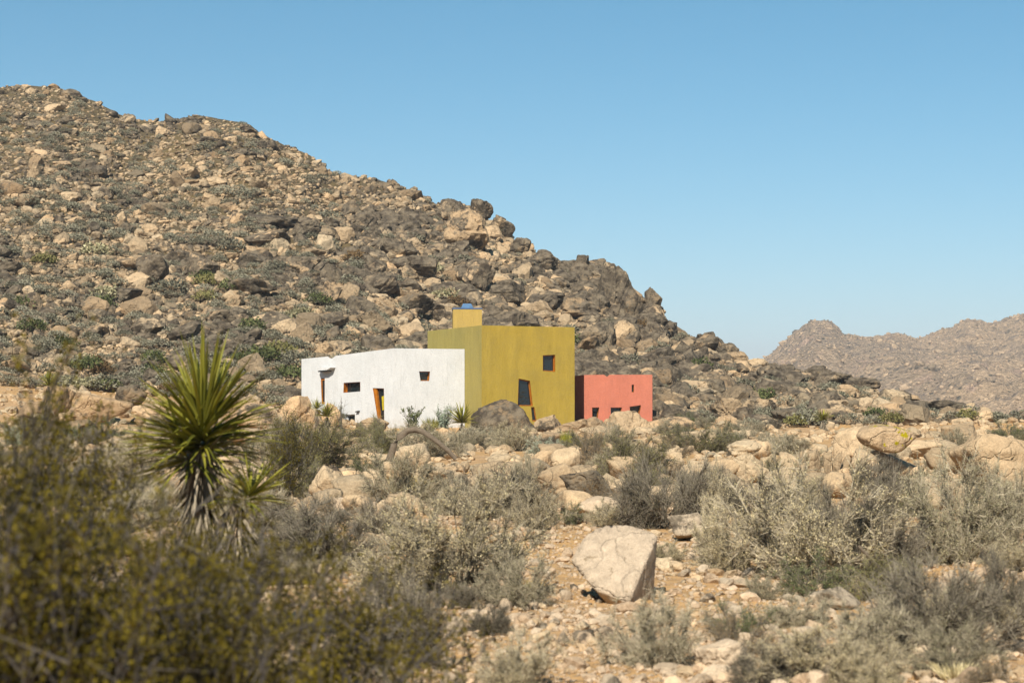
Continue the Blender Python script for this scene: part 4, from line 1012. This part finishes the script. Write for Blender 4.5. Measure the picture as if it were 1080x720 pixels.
# tall grasses and straw tufts
def tuft(px, base, w, h, label, mat='straw', n=420, name='grass_tuft', cat='grass tuft'):
    P = hit(px, base, 6, 130)[0]; Y = float(P[1]); rg = np.random.default_rng(int(px)); R = w/2/F*Y; hh = h/F*Y
    a = rg.uniform(0, 6.28, n); q = rg.uniform(0, 1, n)**.5; p0 = np.stack([np.cos(a)*q*R*.5, np.sin(a)*q*R*.5, np.zeros(n)], -1)
    p1 = p0*2+np.stack([rg.normal(0, R*.1, n), rg.normal(0, R*.1, n), hh*rg.uniform(.5, 1.05, n)], -1); pm = p0*.5+p1*.5; pm[:, 2] *= 1.15
    V1, F1 = strokes(p0, pm, .006*Y/40+.002, .004*Y/40+.001); V2, F2 = strokes(pm, p1, .004*Y/40+.001, .001)
    o = link(name, mesh_np(name, np.concatenate([V1, V2]), np.concatenate([F1, F2+len(V1)]), M[mat], False, {'tone': np.tile(rg.uniform(0, 1, n).repeat(6), 2)}), loc=P)
    tag(o, label, cat); return o
tuft(430, 530, 48, 30, 'straw yellow grass tuft among pale rocks left of centre')
tuft(598, 472, 18, 18, 'small yellow green grass tuft below the mustard corner', 'yucca', 120)
tuft(455, 452, 26, 12, 'yellow green tuft left of the small house yucca', 'yucca', 160)
tuft(1008, 716, 60, 16, 'dry straw tuft at the bottom right', 'leaf_tan', n=220)
tuft(560, 628, 30, 16, 'small straw tuft left of the pale boulder base', n=160)
# leafy tall shrubs in front of the white wall
def tall_shrub(px, py_top, Y, w, kindmat, label, nb=14, leafs=900, ls=.07, seed=1, wood='twig_dark'):
    P = at(px, 440, Y); g = float(H(P[0], Y)); top = float(at(px, py_top, Y)[2])-g; R = w/2/F*Y; rg = np.random.default_rng(seed)
    az = rg.uniform(0, 6.28, nb); rr_ = rg.uniform(.2, 1, nb)*R; tip = np.stack([np.cos(az)*rr_, np.sin(az)*rr_, top*rg.uniform(.65, 1, nb)], -1)
    wv, wf, off, LP = [], [], 0, []
    for b in range(nb):
        K = 6; t = np.linspace(0, 1, K)[:, None]; p = tip[b]*np.concatenate([t**1.4, t**1.4, t], 1)+rg.normal(0, .05, (K, 3))*t
        V, Fc = strokes(p[:-1], p[1:], .022*(1-.8*t[:-1, 0]), .022*(1-.8*t[1:, 0]), 4); wv.append(V); wf.append(Fc+off); off += len(V)
        for _ in range(7):
            k0 = rg.integers(1, K-1); d = rg.normal(0, .5, 3); d[2] = abs(d[2])+.3; e = p[k0]+d*R*.35; V, Fc = strokes(p[k0:k0+1], e[None], .008, .003); wv.append(V); wf.append(Fc+off); off += len(V)
            if leafs: f_ = rg.uniform(.2, 1.05, (leafs//(nb*7)+1, 1)); LP.append(p[k0]*(1-f_)+e*f_+rg.normal(0, .03, (len(f_), 3)))
    t = link('shrub', None, loc=(P[0], Y, g)); tag(t, label, 'shrub')
    V = np.concatenate(wv); link('stems', mesh_np('stems', V, np.concatenate(wf), M[wood], False, {'tone': np.full(len(V), .4)}), t)
    if leafs:
        LP = np.concatenate(LP); lv, lf = leaves(LP, ls, rg, .5, .5); link('foliage', mesh_np('foliage', lv, lf, M[kindmat], False, {'tone': rg.uniform(0, 1, len(LP)).repeat(4)}), t)
tall_shrub(436, 426, 109, 34, 'leaf_green', 'leafy dark green shrub in front of the white wall, behind the arched branch', 16, 1100, .10, 3)
tall_shrub(468, 427, 110, 30, 'leaf_blue', 'feathery blue green shrub between leafy shrub and house yucca', 22, 3000, .07, 4)
tall_shrub(360, 416, 112, 22, 'leaf_grey', 'bare thin twiggy sapling against the white wall', 7, 0, .05, 5)
tall_shrub(452, 448, 108, 26, 'leaf_olive', 'low yellow green shrub below the blue green one', 14, 1600, .08, 6)
# arched dead branch
def px_tube(name, pts, Y, r0, r1, label=None, parent=None, mat='bark'):
    P = np.array([at(a, b, Y) for a, b in pts]); c = P[0].copy(); n = len(P)
    o = tube(name, P-c, np.linspace(r0, r1, n), M[mat], parent, seed=int(pts[0][0]), loc=c)
    return o
br = px_tube('dead_branch', [(402, 498), (409, 489), (413, 479), (416, 469), (421, 461), (430, 454), (438, 452.5), (446, 455), (455, 461), (464, 468), (473, 475), (481, 484)], 63, .125, .07)
tag(br, 'thick arched dead branch bowed over a grey shrub before the house', 'dead branch')
for i, (pts, l) in enumerate([([(236, 552), (262, 543), (290, 540), (312, 533)], 'thin dead branch lying below the big yucca'),
                              ([(905, 575), (935, 606), (972, 640), (1000, 668)], 'long bare branch slanting through the dark brush at right'),
                              ([(600, 498), (606, 489), (612, 484)], 'short dead stick by the triangular rock')]):
    Yb = [26, 19, 60][i]; o = px_tube('dead_branch', pts, Yb, .010*Yb/20+.006, .005*Yb/20+.002); tag(o, l, 'dead branch')
# pale dry shrub close by at the bottom left
for i, (px, Y, hh, ww) in enumerate([(300, 7.6, 700, 90), (215, 7.2, 700, 100), (385, 8.2, 706, 80)]):
    x = (px-540)/F*Y; g = float(H(x, Y)); hgt = float(at(px, hh-8, Y)[2])-g
    m1, m2 = plant_meshes('silver', i); sw = ww/F*Y/1.35
    t = link('shrub', None, loc=(x, Y, g), rot=(0, 0, i), scale=(sw*1.3, sw*1.3, hgt/.62)); link('stems', m1, t); link('foliage', m2, t)
    tag(t, ['bleached whitish shrub at the bottom edge, middle of three', 'bleached whitish shrub at the bottom edge, leftmost of three', 'bleached whitish shrub at the bottom edge, rightmost of three'][i], 'shrub', 'bleached shrubs along the bottom left edge')

# ------------------------------------------------------------------ labels for the boulders and shrubs that were placed by rule
ORD = ['', 'second', 'third', 'fourth', 'fifth', 'sixth', 'seventh', 'eighth', 'ninth', 'tenth', 'eleventh', 'twelfth', 'thirteenth', 'fourteenth', 'fifteenth', 'sixteenth',
       'seventeenth', 'eighteenth', 'nineteenth', 'twentieth'] + ['%dth' % i for i in range(21, 90)]
def zone_name(px, py, Y):
    if Y > 117:
        a = 'at the far left' if px < 150 else 'above the big yucca' if px < 310 else 'above the white block' if px < 450 else 'above the mustard block' if px < 606 else 'above the coral block' if px < 700 else 'right of the coral block' if px < 800 else 'at the far right'
        c, f = float(crest_y(px)), float(foot_y(px)); s_ = (py-c)/(f-c+1e-6)
        if px > 800: return 'on the low ridge at the far right'
        b = 'near the skyline' if s_ < .2 else 'high on the slope' if s_ < .42 else 'halfway up the slope' if s_ < .7 else 'low on the slope'
        return b+' '+a
    a = 'at the left' if px < 250 else 'left of centre' if px < 450 else 'near the centre' if px < 620 else 'right of centre' if px < 850 else 'at the right'
    b = 'in the far brush by the house' if py < 478 else 'on the middle flat' if py < 535 else 'on the near gravel'
    return b+' '+a
def autolabel(items, noun, describe, cat):
    groups = {}
    for it in items: 
        if it['label']: continue
        groups.setdefault((describe(it), zone_name(it['px'], it['py'], it['Y'])), []).append(it)
    for (d, z), its in groups.items():
        its.sort(key=lambda q: -q['size'])
        for k, it in enumerate(its):
            rank = '' if len(its) == 1 else ', largest' if k == 0 else ', %s largest' % ORD[k]
            it['label'] = '%s %s%s %s' % (d, noun, rank, z)
    for it in items: tag(it['o'], it['label'], cat, it['group'])
def bdesc(it):
    t = 'dark varnished' if it['tone'] > .5 else 'mottled brown' if it['tone'] > .22 else 'pale tan'
    return t+' '+('flat' if it['asp'] > 1.5 else 'rounded' if it['asp'] > 1.0 else 'upright')
its = [dict(o=b[0], px=b[1], py=b[2], size=b[3], tone=b[4], asp=b[5], label=b[6], group=b[7] or ('boulders covering the hillside' if b[8] > 117 else 'boulders on the flat around the house'), Y=b[8]) for b in BL]
autolabel(its, 'boulder', bdesc, 'boulder')
cd = {'tan': 'pale tan', 'silver': 'silvery', 'grey': 'grey green', 'dark': 'dark wiry', 'olive': 'olive', 'green': 'dark green', 'brown': 'brown', 'blue': 'bluish'}
its = [dict(o=b[0], px=b[1], py=b[2], size=b[3], kind=b[4], label=b[5], group=b[6] or 'shrubs growing on the desert flat', Y=b[7]) for b in SHR]
autolabel(its, 'shrub', lambda it: cd[it['kind']], 'shrub')

# ------------------------------------------------------------------ haze: closed box of even thin air round everything
HAZE = True
if HAZE:
    hm_ = bpy.data.materials.new('thin_haze'); hm_.use_nodes = True; nt = hm_.node_tree; nt.nodes.remove(nt.nodes['Principled BSDF'])
    pv = nt.nodes.new('ShaderNodeVolumePrincipled'); pv.inputs['Color'].default_value = (.80, .86, .95, 1); pv.inputs['Density'].default_value = 0.00019
    pv.inputs['Anisotropy'].default_value = 0.0; nt.links.new(pv.outputs[0], nt.nodes['Material Output'].inputs['Volume'])
    bm = bmesh.new(); bmesh.ops.create_cube(bm, size=1); me = bpy.data.meshes.new('haze'); bm.to_mesh(me); bm.free(); me.materials.append(hm_)
    hz = link('haze', me, loc=(0, 0, 140), scale=(18400, 18400, 320)); tag(hz, 'thin bright desert haze over the distance', 'haze', kind='stuff')
print('counts', len(BL), len(SHR))
